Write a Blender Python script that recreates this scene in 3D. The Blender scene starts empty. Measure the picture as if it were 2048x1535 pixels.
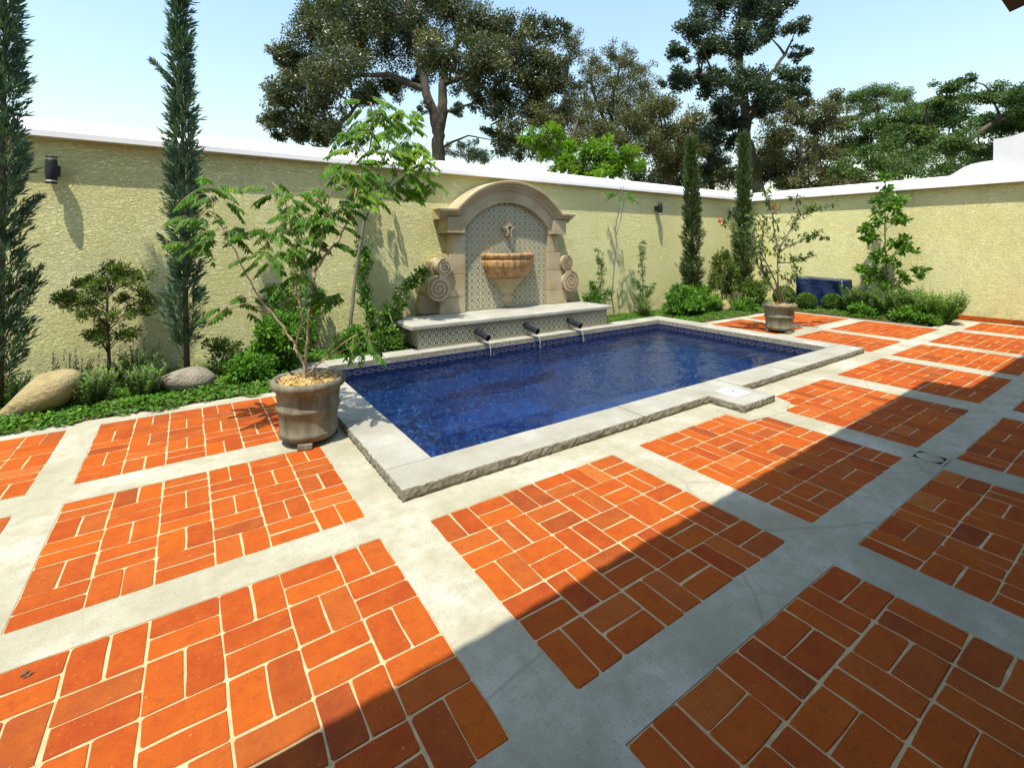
import bpy, bmesh, math, random
import numpy as np
from mathutils import Vector, Matrix

# ------------------------------------------------------------------ camera, sky, sun, exposure
scn = bpy.context.scene
YAW = math.radians(34.41)
cam_d = bpy.data.cameras.new("camera")
cam_d.sensor_width = 36.0
cam_d.lens = 948.8 / 2048 * 36.0
cam_d.shift_y = -(767.5 - 485.8) / 2048
cam_d.clip_start = 0.05
cam_d.clip_end = 3000
cam = bpy.data.objects.new("camera", cam_d)
cam.location = (0, 0, 1.6)
cam.rotation_euler = (math.pi / 2, 0, -YAW)
scn.collection.objects.link(cam)
scn.camera = cam

SUN_TRAVEL = Vector((0.31, 0.235, -1.0)).normalized()
SUN_FROM = -SUN_TRAVEL
SUN_ELEV = math.asin(SUN_FROM.z)
world = bpy.data.worlds.new("World")
scn.world = world
world.use_nodes = True
wn = world.node_tree
wn.nodes.clear()
sky = wn.nodes.new("ShaderNodeTexSky")
sky.sky_type = 'NISHITA'
sky.sun_disc = False
sky.sun_elevation = SUN_ELEV
sky.sun_rotation = math.atan2(SUN_FROM.x, SUN_FROM.y)
sky.altitude = 1200
sky.air_density = 2.4
sky.dust_density = 3.5
sky.ozone_density = 3.5
bg = wn.nodes.new("ShaderNodeBackground")
bg.inputs["Strength"].default_value = 0.15
wo = wn.nodes.new("ShaderNodeOutputWorld")
wn.links.new(sky.outputs[0], bg.inputs[0])
wn.links.new(bg.outputs[0], wo.inputs[0])

sun_d = bpy.data.lights.new("sun", 'SUN')
sun_d.energy = 4.2
sun_d.angle = math.radians(0.5)
sun_d.color = (1.0, 0.93, 0.80)
sun = bpy.data.objects.new("sun", sun_d)
sun.rotation_euler = SUN_TRAVEL.to_track_quat('-Z', 'Y').to_euler()
sun.location = (-6, -4, 20)
scn.collection.objects.link(sun)

scn.view_settings.view_transform = 'Standard'
scn.view_settings.look = 'None'
scn.view_settings.exposure = 0.74
scn.view_settings.gamma = 1.0
scn.view_settings.use_curve_mapping = False
scn.cycles.max_bounces = 8
scn.cycles.diffuse_bounces = 4
scn.cycles.glossy_bounces = 3
scn.cycles.transmission_bounces = 4
scn.cycles.transparent_max_bounces = 8
scn.cycles.sample_clamp_indirect = 6.0

random.seed(7)
RNG = np.random.default_rng(11)
COL = scn.collection
PI = math.pi

# ------------------------------------------------------------------ survey helper: photo pixel -> point in the place
FW = Vector((math.sin(YAW), math.cos(YAW), 0)); RT = Vector((math.cos(YAW), -math.sin(YAW), 0))
def _ray(u, v): return FW + RT * ((u - 1024) / 948.8) - Vector((0, 0, 1)) * ((v - 485.8) / 948.8)
def at_y(u, v, Y):
    d = _ray(u, v); return Vector((0, 0, 1.6)) + d * (Y / d.y)
def at_d(u, v, D):
    return Vector((0, 0, 1.6)) + _ray(u, v) * D

# ------------------------------------------------------------------ object helpers
def link(o, parent=None):
    COL.objects.link(o)
    if parent is not None: o.parent = parent
    return o
def tag(o, label=None, cat=None, group=None, kind=None):
    if label: o["label"] = label
    if cat: o["category"] = cat
    if group: o["group"] = group
    if kind: o["kind"] = kind
    return o
def empty(name, loc=(0, 0, 0), label=None, cat=None, group=None, kind=None):
    o = bpy.data.objects.new(name, None)
    o.location = loc
    o.empty_display_size = 0.2
    link(o)
    return tag(o, label, cat, group, kind)
def mobj(name, mesh, parent=None):
    return link(bpy.data.objects.new(name, mesh), parent)

class MB:
    """collects shapes, builds ONE mesh"""
    def __init__(s): s.v = []; s.f = []; s.sm = []
    def add(s, vs, fs, smooth=False):
        b = len(s.v); s.v += [tuple(x) for x in vs]
        s.f += [tuple(i + b for i in f) for f in fs]; s.sm += [smooth] * len(fs); return s
    def box(s, x0, x1, y0, y1, z0, z1):
        return s.add([(x0,y0,z0),(x1,y0,z0),(x1,y1,z0),(x0,y1,z0),(x0,y0,z1),(x1,y0,z1),(x1,y1,z1),(x0,y1,z1)],
                     [(3,2,1,0),(4,5,6,7),(0,1,5,4),(1,2,6,5),(2,3,7,6),(3,0,4,7)])
    def bbox(s, x0, x1, y0, y1, z0, z1, b=0.01):
        """box with bevelled edges"""
        bm = bmesh.new(); bmesh.ops.create_cube(bm, size=1)
        for v in bm.verts: v.co = Vector(((x0+x1)/2 + v.co.x*(x1-x0), (y0+y1)/2 + v.co.y*(y1-y0), (z0+z1)/2 + v.co.z*(z1-z0)))
        bmesh.ops.bevel(bm, geom=bm.edges[:], offset=b, segments=2, affect='EDGES', profile=0.5)
        bm.verts.index_update()
        s.add([v.co[:] for v in bm.verts], [[v.index for v in f.verts] for f in bm.faces]); bm.free(); return s
    def tube(s, pts, rad, n=6, caps=True):
        pts = [Vector(p) for p in pts]; k = len(pts)
        if not hasattr(rad, '__len__'): rad = [rad] * k
        vs = []; up = None
        for i, p in enumerate(pts):
            t = (pts[min(i+1,k-1)] - pts[max(i-1,0)])
            if t.length < 1e-9: t = Vector((0,0,1))
            t.normalize()
            if up is None: up = Vector((1,0,0)) if abs(t.x) < .8 else Vector((0,1,0))
            a = (up - t*up.dot(t)).normalized(); b = t.cross(a); up = a
            vs += [p + (a*math.cos(2*PI*j/n) + b*math.sin(2*PI*j/n))*rad[i] for j in range(n)]
        fs = [(i*n+j, i*n+(j+1)%n, (i+1)*n+(j+1)%n, (i+1)*n+j) for i in range(k-1) for j in range(n)]
        s.add(vs, fs, True)
        if caps:
            b = len(s.v) - n*k
            s.f += [tuple(b+j for j in reversed(range(n))), tuple(b+(k-1)*n+j for j in range(n))]; s.sm += [False, False]
        return s
    def lathe(s, prof, c=(0,0,0), n=32, sy=1.0, a0=0.0, a1=2*PI, smooth=True):
        full = abs(a1-a0-2*PI) < 1e-6; m = n if full else n+1
        vs = []
        for (r, z) in prof:
            for j in range(m):
                a = a0 + (a1-a0)*j/n
                vs.append((c[0]+r*math.cos(a), c[1]+r*math.sin(a)*sy, c[2]+z))
        fs = []
        for i in range(len(prof)-1):
            for j in range(n):
                j2 = (j+1) % m
                fs.append((i*m+j, i*m+j2, (i+1)*m+j2, (i+1)*m+j))
        return s.add(vs, fs, smooth)
    def prism(s, poly, axis, a0, a1):
        """poly in the two other axes (in order), extruded along axis from a0 to a1"""
        n = len(poly)
        def pt(p, a):
            return (a, p[0], p[1]) if axis == 'x' else (p[0], a, p[1]) if axis == 'y' else (p[0], p[1], a)
        vs = [pt(p, a0) for p in poly] + [pt(p, a1) for p in poly]
        fs = [tuple(range(n)), tuple(reversed(range(n, 2*n)))] + [(i, i+n, (i+1)%n+n, (i+1)%n) for i in range(n)]
        return s.add(vs, fs)
    def mesh(s, name, mat=None):
        me = bpy.data.meshes.new(name); me.from_pydata(s.v, [], s.f)
        me.polygons.foreach_set("use_smooth", s.sm)
        bm = bmesh.new(); bm.from_mesh(me); bmesh.ops.recalc_face_normals(bm, faces=bm.faces); bm.to_mesh(me); bm.free()
        if mat: me.materials.append(mat)
        me.update(); return me
    def build(s, name, mat, parent=None):
        return mobj(name, s.mesh(name, mat), parent)

def quick_mesh(name, V, F, mat, rnd=None, smooth=False):
    """V (n,3) float array, F (m,k) int array"""
    me = bpy.data.meshes.new(name)
    V = np.asarray(V, np.float32); F = np.asarray(F, np.int32); m, k = F.shape
    me.vertices.add(len(V)); me.vertices.foreach_set("co", V.ravel())
    me.loops.add(m*k); me.loops.foreach_set("vertex_index", F.ravel())
    me.polygons.add(m); me.polygons.foreach_set("loop_start", np.arange(0, m*k, k, dtype=np.int32))
    me.polygons.foreach_set("loop_total", np.full(m, k, np.int32))
    me.polygons.foreach_set("use_smooth", np.full(m, smooth, bool))
    if rnd is not None:
        a = me.attributes.new("rnd", 'FLOAT', 'FACE'); a.data.foreach_set("value", np.asarray(rnd, np.float32))
    me.materials.append(mat); me.update(calc_edges=True); return me

def unit(a):
    return a / np.maximum(np.linalg.norm(a, axis=-1, keepdims=True), 1e-9)

class Leaves:
    """collects single leaves, each a folded four-cornered blade"""
    def __init__(s): s.P=[]; s.D=[]; s.N=[]; s.L=[]; s.W=[]; s.R=[]
    def add(s, P, D, N, L, W, R=None):
        n = len(P)
        s.P.append(np.asarray(P, float)); s.D.append(unit(np.asarray(D, float))); s.N.append(np.asarray(N, float))
        s.L.append(np.broadcast_to(L, (n,)).astype(float)); s.W.append(np.broadcast_to(W, (n,)).astype(float))
        s.R.append(RNG.random(n) if R is None else np.broadcast_to(R, (n,)).astype(float))
    def count(s): return sum(len(p) for p in s.P)
    def build(s, name, mat, parent=None, fold=0.25, mid=0.45):
        P=np.concatenate(s.P); D=np.concatenate(s.D); N=np.concatenate(s.N); L=np.concatenate(s.L)[:,None]; W=np.concatenate(s.W)[:,None]; R=np.concatenate(s.R)
        if parent is not None: P = P - np.array(parent.location)
        S = unit(np.cross(D, N)); N = unit(np.cross(S, D))
        m = P + D*L*mid - N*W*fold
        V = np.stack([P, m + S*W*.5, P + D*L - N*L*.08, m - S*W*.5], 1).reshape(-1, 3)
        i = np.arange(len(P))[:,None]*4
        F = np.stack([i+[0,1,2], i+[0,2,3]], 1).reshape(-1, 3)
        return mobj(name, quick_mesh(name, V, F, mat, np.repeat(R, 2)), parent)
def rdir(n):
    return unit(RNG.normal(size=(n, 3)))

# ------------------------------------------------------------------ materials
def new_mat(name):
    m = bpy.data.materials.new(name); m.use_nodes = True; m.node_tree.nodes.clear(); return m, m.node_tree
def nd(nt, typ, ins=None, **props):
    x = nt.nodes.new(typ)
    for k, v in props.items(): setattr(x, k, v)
    for k, v in (ins or {}).items():
        so = x.inputs[k]
        if isinstance(v, bpy.types.NodeSocket): nt.links.new(v, so)
        else: so.default_value = v
    return x
def rgb(c): return (c[0], c[1], c[2], 1.0)
def ramp(nt, fac, stops, interp='LINEAR'):
    r = nt.nodes.new("ShaderNodeValToRGB"); r.color_ramp.interpolation = interp
    e = r.color_ramp.elements
    while len(e) > 1: e.remove(e[-1])
    e[0].position = stops[0][0]; e[0].color = rgb(stops[0][1]) if hasattr(stops[0][1],'__len__') else (stops[0][1],)*3+(1,)
    for p, c in stops[1:]:
        q = e.new(p); q.color = rgb(c) if hasattr(c,'__len__') else (c,)*3+(1,)
    nt.links.new(fac, r.inputs[0]); return r.outputs[0]
def mth(nt, op, a, b=None, c=None, clamp=False):
    n = nt.nodes.new("ShaderNodeMath"); n.operation = op; n.use_clamp = clamp
    for i, x in enumerate((a, b, c)):
        if x is None: continue
        if isinstance(x, bpy.types.NodeSocket): nt.links.new(x, n.inputs[i])
        else: n.inputs[i].default_value = x
    return n.outputs[0]
def mixc(nt, fac, a, b, mode='MIX'):
    n = nt.nodes.new("ShaderNodeMix"); n.data_type = 'RGBA'; n.blend_type = mode
    for so, x in ((n.inputs[0], fac), (n.inputs[6], a), (n.inputs[7], b)):
        if isinstance(x, bpy.types.NodeSocket): nt.links.new(x, so)
        else: so.default_value = rgb(x) if hasattr(x, '__len__') and len(x)==3 else x
    return n.outputs[2]
def noise(nt, vec, scale, detail=4, rough=.55, dist=0.0):
    n = nd(nt, "ShaderNodeTexNoise", {"Scale": scale, "Detail": detail, "Roughness": rough, "Distortion": dist})
    if vec is not None: nt.links.new(vec, n.inputs["Vector"])
    return n.outputs["Fac"]
def wpos(nt): return nd(nt, "ShaderNodeNewGeometry").outputs["Position"]
def opos(nt): return nd(nt, "ShaderNodeTexCoord").outputs["Object"]
def scaled(nt, vec, s):
    return nd(nt, "ShaderNodeMapping", {"Vector": vec, "Scale": s}).outputs[0]
def finish(nt, col, rough=.85, spec=.25, height=None, bump=.3, dist=.01, **kw):
    b = nd(nt, "ShaderNodeBsdfPrincipled", {"Roughness": rough, "Specular IOR Level": spec})
    if isinstance(col, bpy.types.NodeSocket): nt.links.new(col, b.inputs["Base Color"])
    else: b.inputs["Base Color"].default_value = rgb(col)
    for k, v in kw.items():
        so = b.inputs[k.replace('_', ' ')]
        if isinstance(v, bpy.types.NodeSocket): nt.links.new(v, so)
        else: so.default_value = v
    if height is not None:
        bp = nd(nt, "ShaderNodeBump", {"Strength": bump, "Distance": dist, "Height": height})
        nt.links.new(bp.outputs[0], b.inputs["Normal"])
    o = nd(nt, "ShaderNodeOutputMaterial"); nt.links.new(b.outputs[0], o.inputs[0]); return b
def rnd_attr(nt):
    return nd(nt, "ShaderNodeAttribute", attribute_name="rnd").outputs["Fac"]
def rnd_any(nt):
    a = rnd_attr(nt); b = nd(nt, "ShaderNodeObjectInfo").outputs["Random"]
    return mth(nt, 'FRACT', mth(nt, 'ADD', a, b))

def simple(name, c1, c2, scale=8, rough=.85, bump=.2, dist=.005, spec=.25, obj=False, detail=6, c3=None, **kw):
    m, nt = new_mat(name); p = opos(nt) if obj else wpos(nt)
    f = noise(nt, p, scale, detail)
    st = [(.3, c1), (.7, c2)] if c3 is None else [(.25, c1), (.5, c2), (.75, c3)]
    col = ramp(nt, f, st)
    finish(nt, col, rough, spec, noise(nt, p, scale*6, 5), bump, dist, **kw); return m

M = {}
# --- terracotta paving brick
m, nt = new_mat("terracotta_brick"); p = wpos(nt); r = rnd_any(nt)
base = ramp(nt, r, [(0, (.345,.067,.009)), (.18, (.40,.086,.008)), (.36, (.28,.045,.009)), (.55, (.375,.074,.008)), (.72, (.31,.076,.015)), (.86, (.205,.040,.012)), (.93, (.36,.073,.009)), (1, (.39,.120,.026))])
base = mixc(nt, ramp(nt, noise(nt, p, 1.3, 4, .6), [(.4, 0), (.7, .45)]), base, (.25,.047,.012))
mot = noise(nt, p, 9, 5, .6)
col = mixc(nt, ramp(nt, mot, [(.4, 0), (.8, .45)]), base, (.45,.115,.011))
dk = noise(nt, p, 17, 7, .75)
col = mixc(nt, ramp(nt, dk, [(.28, .7), (.48, 0)]), col, (.20,.042,.013))
pale = noise(nt, p, 70, 3, .6)
col = mixc(nt, ramp(nt, pale, [(.64, 0), (.76, .5)]), col, (.52,.30,.15))
hh = mth(nt, 'ADD', noise(nt, p, 30, 6, .6), mth(nt, 'MULTIPLY', noise(nt, p, 180, 3, .6), .35))
finish(nt, col, .85, .12, hh, .6, .008); M['brick'] = m
M['mortar'] = simple("sandy_mortar", (.40,.29,.145), (.58,.44,.25), 14, .95, .6, .006)
# --- concrete bands
m, nt = new_mat("brushed_concrete"); p = wpos(nt)
n1 = noise(nt, p, 1.6, 6, .6); n2 = noise(nt, p, 12, 6, .65); n3 = noise(nt, p, 110, 3, .6)
col = ramp(nt, n1, [(.28, (.275,.26,.175)), (.5, (.37,.352,.265)), (.72, (.52,.50,.42))])
col = mixc(nt, ramp(nt, n2, [(.35, .65), (.56, 0)]), col, (.30,.275,.19))
col = mixc(nt, ramp(nt, n3, [(.56, 0), (.68, .6)]), col, (.22,.20,.15))
cr = nd(nt, "ShaderNodeTexVoronoi", {"Scale": .32, "Vector": nd(nt, "ShaderNodeVectorMath", {0: p, 1: nd(nt, "ShaderNodeTexNoise", {"Scale": 3.0, "Detail": 5.0}).outputs["Color"]}, operation='ADD').outputs[0]}, feature='DISTANCE_TO_EDGE').outputs["Distance"]
col = mixc(nt, ramp(nt, cr, [(.0, .35), (.002, 0)]), col, (.16,.14,.11))
finish(nt, col, .88, .25, mth(nt, 'ADD', n3, n2), .35, .006); M['concrete'] = m
# --- pool coping stone
m, nt = new_mat("grey_coping_stone"); p = wpos(nt)
n1 = noise(nt, p, 3, 6, .6); n2 = noise(nt, p, 90, 4, .7); n3 = noise(nt, p, 22, 5, .65)
col = ramp(nt, n1, [(.3, (.26,.25,.20)), (.55, (.34,.33,.28)), (.75, (.42,.42,.375))])
col = mixc(nt, ramp(nt, n2, [(.56, 0), (.70, .65)]), col, (.15,.15,.13))
col = mixc(nt, ramp(nt, n3, [(.32, .4), (.46, 0)]), col, (.36,.32,.22))
finish(nt, col, .8, .3, mth(nt, 'ADD', n2, n3), .45, .006); M['coping'] = m
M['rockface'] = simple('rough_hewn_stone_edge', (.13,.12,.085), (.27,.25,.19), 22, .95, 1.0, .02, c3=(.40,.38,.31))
# --- stucco
m, nt = new_mat("yellow_stucco"); p = wpos(nt)
q = scaled(nt, p, (1.0, 1.0, 3.0))
wv = nd(nt, "ShaderNodeTexNoise", {"Scale": 1.6, "Detail": 2.0, "Vector": p}).outputs["Color"]
q2 = nd(nt, "ShaderNodeVectorMath", {0: q, 1: nd(nt, "ShaderNodeVectorMath", {0: wv, "Scale": .35}, operation='SCALE').outputs[0]}, operation='ADD').outputs[0]
h1 = noise(nt, q2, 9, 3, .6, .15); h2 = noise(nt, q2, 21, 4, .6); h3 = noise(nt, p, 60, 3, .6)
ridge = mth(nt, 'MINIMUM', mth(nt, 'ABSOLUTE', mth(nt, 'SUBTRACT', h1, .5)), .07)
ridge2 = mth(nt, 'MINIMUM', mth(nt, 'ABSOLUTE', mth(nt, 'SUBTRACT', h2, .5)), .08)
hgt = mth(nt, 'ADD', mth(nt, 'ADD', mth(nt, 'MULTIPLY', ridge, 7.0), mth(nt, 'MULTIPLY', ridge2, 4.5)), mth(nt, 'MULTIPLY', h3, .12))
n1 = noise(nt, p, 1.1, 5, .6)
col = ramp(nt, n1, [(.3, (.80,.765,.35)), (.6, (.86,.83,.42)), (.8, (.87,.84,.48))])
col = mixc(nt, ramp(nt, noise(nt, p, .7, 3, .5), [(.5, 0), (.72, .35)]), col, (.70,.70,.30))
pz = nd(nt, "ShaderNodeSeparateXYZ", {0: p}).outputs[2]
stk = noise(nt, scaled(nt, p, (1, 1, .10)), 5.5, 4, .65)
col = mixc(nt, mth(nt, 'MULTIPLY', ramp(nt, stk, [(.55, 0), (.75, .35)]), ramp(nt, mth(nt, 'DIVIDE', pz, 2.8), [(.35, 0), (1, 1)])), col, (.50,.46,.24))
col = mixc(nt, mth(nt, 'MULTIPLY', ramp(nt, noise(nt, p, 4, 5, .65), [(.42, 0), (.62, .55)]), ramp(nt, pz, [(.05, 1), (.55, 0)])), col, (.40,.38,.20))
finish(nt, col, .92, .12, hgt, .95, .025); M['stucco'] = m
M['white'] = simple("white_paint", (.78,.78,.79), (.84,.84,.84), 3, .7, .1, .003)
M['parapet'] = simple("grey_white_paint", (.60,.60,.60), (.72,.72,.71), 2, .8, .15, .004)  # greyer white than the wall coping
# --- carved stone
m, nt = new_mat("carved_cantera_stone"); p = wpos(nt)
n1 = noise(nt, p, 2.4, 6, .6); n2 = noise(nt, p, 40, 5, .65)
col = ramp(nt, n1, [(.3, (.30,.235,.125)), (.5, (.39,.32,.19)), (.7, (.44,.375,.245))])
col = mixc(nt, ramp(nt, n2, [(.55, 0), (.8, .35)]), col, (.33,.21,.11))
finish(nt, col, .85, .2, n2, .3, .005); M['stone'] = m
m, nt = new_mat("water_stained_stone"); p = wpos(nt)
st = noise(nt, scaled(nt, p, (9, 9, 1.0)), 2.2, 6, .65); n1 = noise(nt, p, 14, 6, .6)
col = ramp(nt, n1, [(.3, (.33,.15,.045)), (.5, (.48,.26,.09)), (.7, (.55,.36,.16))])
col = mixc(nt, ramp(nt, st, [(.48, 0), (.62, .8)]), col, (.11,.08,.04))
col = mixc(nt, ramp(nt, st, [(.30, .5), (.38, 0)]), col, (.60,.50,.34))
finish(nt, col, .55, .4, n1, .3, .006); M['basin'] = m
# --- glazed tile, pattern painted on each tile (local x, z)
m, nt = new_mat("patterned_glazed_tile"); o = opos(nt)
sx = nd(nt, "ShaderNodeSeparateXYZ", {0: o}); x, z = sx.outputs[0], sx.outputs[2]
r = mth(nt, 'SQRT', mth(nt, 'ADD', mth(nt, 'MULTIPLY', x, x), mth(nt, 'MULTIPLY', z, z)))
ax, az = mth(nt, 'ABSOLUTE', x), mth(nt, 'ABSOLUTE', z)
cx_, cz_ = mth(nt, 'SUBTRACT', .054, ax), mth(nt, 'SUBTRACT', .054, az)
rc = mth(nt, 'SQRT', mth(nt, 'ADD', mth(nt, 'MULTIPLY', cx_, cx_), mth(nt, 'MULTIPLY', cz_, cz_)))
cream, dark, olive = (.72,.68,.48), (.022,.022,.010), (.20,.22,.12)
c = ramp(nt, mth(nt, 'MULTIPLY', r, 10), [(0, (.46,.44,.30)), (.12, dark), (.29, cream), (.42, (.085,.085,.040))], 'CONSTANT')
c = mixc(nt, ramp(nt, mth(nt, 'MULTIPLY', rc, 10), [(0, 1), (.16, 0)], 'CONSTANT'), c, dark)
c = mixc(nt, ramp(nt, mth(nt, 'MULTIPLY', rc, 10), [(0, 1), (.055, 0)], 'CONSTANT'), c, cream)
edge = mth(nt, 'MAXIMUM', ax, az)
c = mixc(nt, mth(nt, 'GREATER_THAN', edge, .0505), c, cream)
wr = nd(nt, "ShaderNodeObjectInfo").outputs["Random"]
c = mixc(nt, mth(nt, 'MULTIPLY', wr, .14), c, (.42,.40,.26))
c = mixc(nt, ramp(nt, noise(nt, wpos(nt), 5, 5), [(.55, 0), (.8, .25)]), c, (.62,.58,.40))
finish(nt, c, .32, .45, noise(nt, wpos(nt), 25, 2), .06, .004); M['tile'] = m
M['grout'] = simple("pale_grout", (.50,.48,.36), (.62,.60,.47), 20, .9, .3, .003)
# --- waterline tile (local x, z)
m, nt = new_mat("navy_waterline_tile"); o = opos(nt)
sx = nd(nt, "ShaderNodeSeparateXYZ", {0: o}); x, z = sx.outputs[0], mth(nt, 'SUBTRACT', sx.outputs[2], .012)
def ell(kx, kz): return mth(nt, 'ADD', mth(nt, 'POWER', mth(nt, 'ABSOLUTE', mth(nt, 'DIVIDE', x, kx)), 3.0), mth(nt, 'POWER', mth(nt, 'ABSOLUTE', mth(nt, 'DIVIDE', z, kz)), 3.0))
ring = mth(nt, 'MULTIPLY', mth(nt, 'LESS_THAN', ell(.050, .028), 1.0), mth(nt, 'GREATER_THAN', ell(.037, .017), 1.0))
lnk = mth(nt, 'MULTIPLY', mth(nt, 'LESS_THAN', mth(nt, 'ABSOLUTE', z), .005), mth(nt, 'GREATER_THAN', mth(nt, 'ABSOLUTE', x), .045))
navy = ramp(nt, noise(nt, wpos(nt), 30, 3), [(.3, (.010,.014,.05)), (.7, (.02,.03,.09))])
c = mixc(nt, mth(nt, 'MAXIMUM', ring, lnk), navy, (.085,.09,.095))
finish(nt, c, .2, .5); M['wtile'] = m
# --- glass mosaic in the basin: one colour per little square
m, nt = new_mat("blue_glass_mosaic"); p = wpos(nt)
g = scaled(nt, p, (32, 32, 32))
fl = nd(nt, "ShaderNodeVectorMath", {0: g}, operation='FLOOR').outputs[0]
fr = nd(nt, "ShaderNodeVectorMath", {0: g}, operation='FRACTION').outputs[0]
w = nd(nt, "ShaderNodeTexWhiteNoise", {"Vector": fl}, noise_dimensions='3D')
c = ramp(nt, w.outputs["Value"], [(0, (.003,.014,.075)), (.22, (.008,.042,.16)), (.45, (.015,.034,.13)), (.65, (.015,.10,.30)), (.80, (.04,.042,.15)), (.93, (.18,.26,.48))], 'CONSTANT')
s3 = nd(nt, "ShaderNodeSeparateXYZ", {0: fr})
gl = None
for k in range(3):
    e = mth(nt, 'LESS_THAN', s3.outputs[k], .10); gl = e if gl is None else mth(nt, 'MAXIMUM', gl, e)
c = mixc(nt, mth(nt, 'MULTIPLY', gl, .55), c, (.10,.11,.24))
finish(nt, c, .3, .4); M['mosaic'] = m
# --- water
m, nt = new_mat("pool_water"); p = wpos(nt)
wn1 = noise(nt, scaled(nt, p, (1, 1.25, 1)), 2.6, 2, .5, .5); wn2 = noise(nt, scaled(nt, p, (1.2, 1, 1)), 9, 2, .5, .4); wn3 = noise(nt, p, 26, 2, .5)
hh = mth(nt, 'ADD', mth(nt, 'ADD', wn1, mth(nt, 'MULTIPLY', wn2, .22)), mth(nt, 'MULTIPLY', wn3, .045))
for jx in (3.735, 4.665, 5.595):
    dv = nd(nt, "ShaderNodeVectorMath", {0: p, 1: (jx, 6.0, -.085)}, operation='DISTANCE').outputs["Value"]
    rg_ = mth(nt, 'MULTIPLY', mth(nt, 'SINE', mth(nt, 'MULTIPLY', dv, 42.0)), mth(nt, 'MULTIPLY', mth(nt, 'EXPONENT', mth(nt, 'MULTIPLY', dv, -1.9)), .14))
    hh = mth(nt, 'ADD', hh, rg_)
bp = nd(nt, "ShaderNodeBump", {"Strength": .5, "Distance": .06, "Height": hh})
fr = nd(nt, "ShaderNodeFresnel", {"IOR": 1.33, "Normal": bp.outputs[0]})
tr = nd(nt, "ShaderNodeBsdfTransparent", {"Color": (.50, .80, .96, 1)})
rf = nd(nt, "ShaderNodeBsdfRefraction", {"Color": (.50, .80, .96, 1), "IOR": 1.33, "Roughness": 0.0, "Normal": bp.outputs[0]})
mx0 = nd(nt, "ShaderNodeMixShader", {0: .45}); nt.links.new(tr.outputs[0], mx0.inputs[1]); nt.links.new(rf.outputs[0], mx0.inputs[2])
gs = nd(nt, "ShaderNodeBsdfGlossy", {"Roughness": .03, "Normal": bp.outputs[0]})
mx = nd(nt, "ShaderNodeMixShader", {0: fr.outputs[0]})
nt.links.new(mx0.outputs[0], mx.inputs[1]); nt.links.new(gs.outputs[0], mx.inputs[2])
oo = nd(nt, "ShaderNodeOutputMaterial"); nt.links.new(mx.outputs[0], oo.inputs[0]); M['water'] = m
m, nt = new_mat("falling_water")
b = finish(nt, (.85,.90,.92), .08, .5, noise(nt, scaled(nt, wpos(nt), (60,60,15)), 3, 3), .5, .01); b.inputs["Transmission Weight"].default_value = .75; b.inputs["IOR"].default_value = 1.33; M['stream'] = m
# --- pots
m, nt = new_mat("weathered_clay_pot"); p = opos(nt)
st = noise(nt, scaled(nt, p, (5, 5, .8)), 3, 6, .65); n1 = noise(nt, p, 7, 6, .6); n2 = noise(nt, p, 60, 4, .6)
col = ramp(nt, n1, [(.3, (.088,.084,.052)), (.5, (.145,.138,.092)), (.7, (.21,.20,.145))])
col = mixc(nt, ramp(nt, st, [(.5, 0), (.68, .6)]), col, (.27,.25,.19))
col = mixc(nt, ramp(nt, st, [(.28, .7), (.42, 0)]), col, (.055,.045,.025))
finish(nt, col, .7, .3, mth(nt, 'ADD', n2, n1), .35, .006); M['pot'] = m
M['groove_shade'] = simple('painted_groove_shade', (.16,.10,.05), (.22,.14,.08), 10, .9, .2, .003)  # dark tone stands in for shade in the carved spiral
M['mulch'] = simple("bark_chips", (.30,.17,.05), (.56,.36,.13), 30, .9, .5, .01)
M['chips'] = simple("pale_bark_chip", (.42,.26,.09), (.62,.43,.18), 12, .9, .3, .004)
M['soil'] = simple("garden_soil", (.05,.035,.02), (.11,.08,.045), 9, .95, .6, .02)
M['ground'] = simple("dry_grass_ground", (.09,.10,.035), (.17,.15,.07), .4, .95, .3, .02)
M['boulder1'] = simple("tan_river_boulder", (.20,.17,.085), (.33,.265,.13), 4.0, .85, .8, .03, c3=(.27,.25,.16))
M['boulder2'] = simple("pitted_grey_boulder", (.17,.15,.11), (.30,.27,.21), 9, .9, .9, .04, c3=(.36,.29,.23))
M['black'] = simple("black_metal", (.012,.013,.016), (.02,.022,.026), 10, .45, .1, .002)
M['lens'] = simple("frosted_lamp_glass", (.55,.54,.45), (.62,.60,.5), 10, .4, .05, .002)
M['pipe'] = simple("dark_iron_pipe", (.018,.02,.028), (.035,.038,.05), 12, .5, .2, .003)
M['hole_dark'] = simple("painted_hollow_dark", (.004,.004,.005), (.008,.008,.008), 10, .9, .1, .002)  # near-black paint for the shade inside openings; also colours the basin water
M['plastic'] = simple("white_plastic_lid", (.78,.78,.76), (.83,.83,.81), 6, .45, .05, .002)
m, nt = new_mat("navy_tarpaulin"); p = opos(nt)
n1 = noise(nt, scaled(nt, p, (1, 1.4, 2.6)), 2.0, 3, .5, 1.2); n2 = noise(nt, p, 120, 2)
finish(nt, ramp(nt, n1, [(.3, (.004,.013,.050)), (.7, (.007,.022,.080))]), .42, .4, mth(nt, 'ADD', mth(nt, 'MULTIPLY', n1, 1.0), mth(nt, 'MULTIPLY', n2, .02)), .4, .06); M['tarp'] = m
M['seam'] = simple("grey_seam", (.10,.11,.14), (.16,.17,.2), 10, .6, .1, .002)
M['roof'] = simple("old_clay_roof_tile", (.16,.085,.06), (.27,.15,.10), 9, .85, .3, .005)
M['plaster'] = simple("ochre_plaster", (.26,.19,.11), (.33,.25,.15), 3, .9, .2, .004)  # unseen house wall; colour darkened to cut bounce light into the shade
M['wood'] = simple("brown_beam", (.07,.045,.03), (.11,.075,.05), 5, .8, .3, .004)  # dark tone chosen so the roof underside bounces little light
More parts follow.
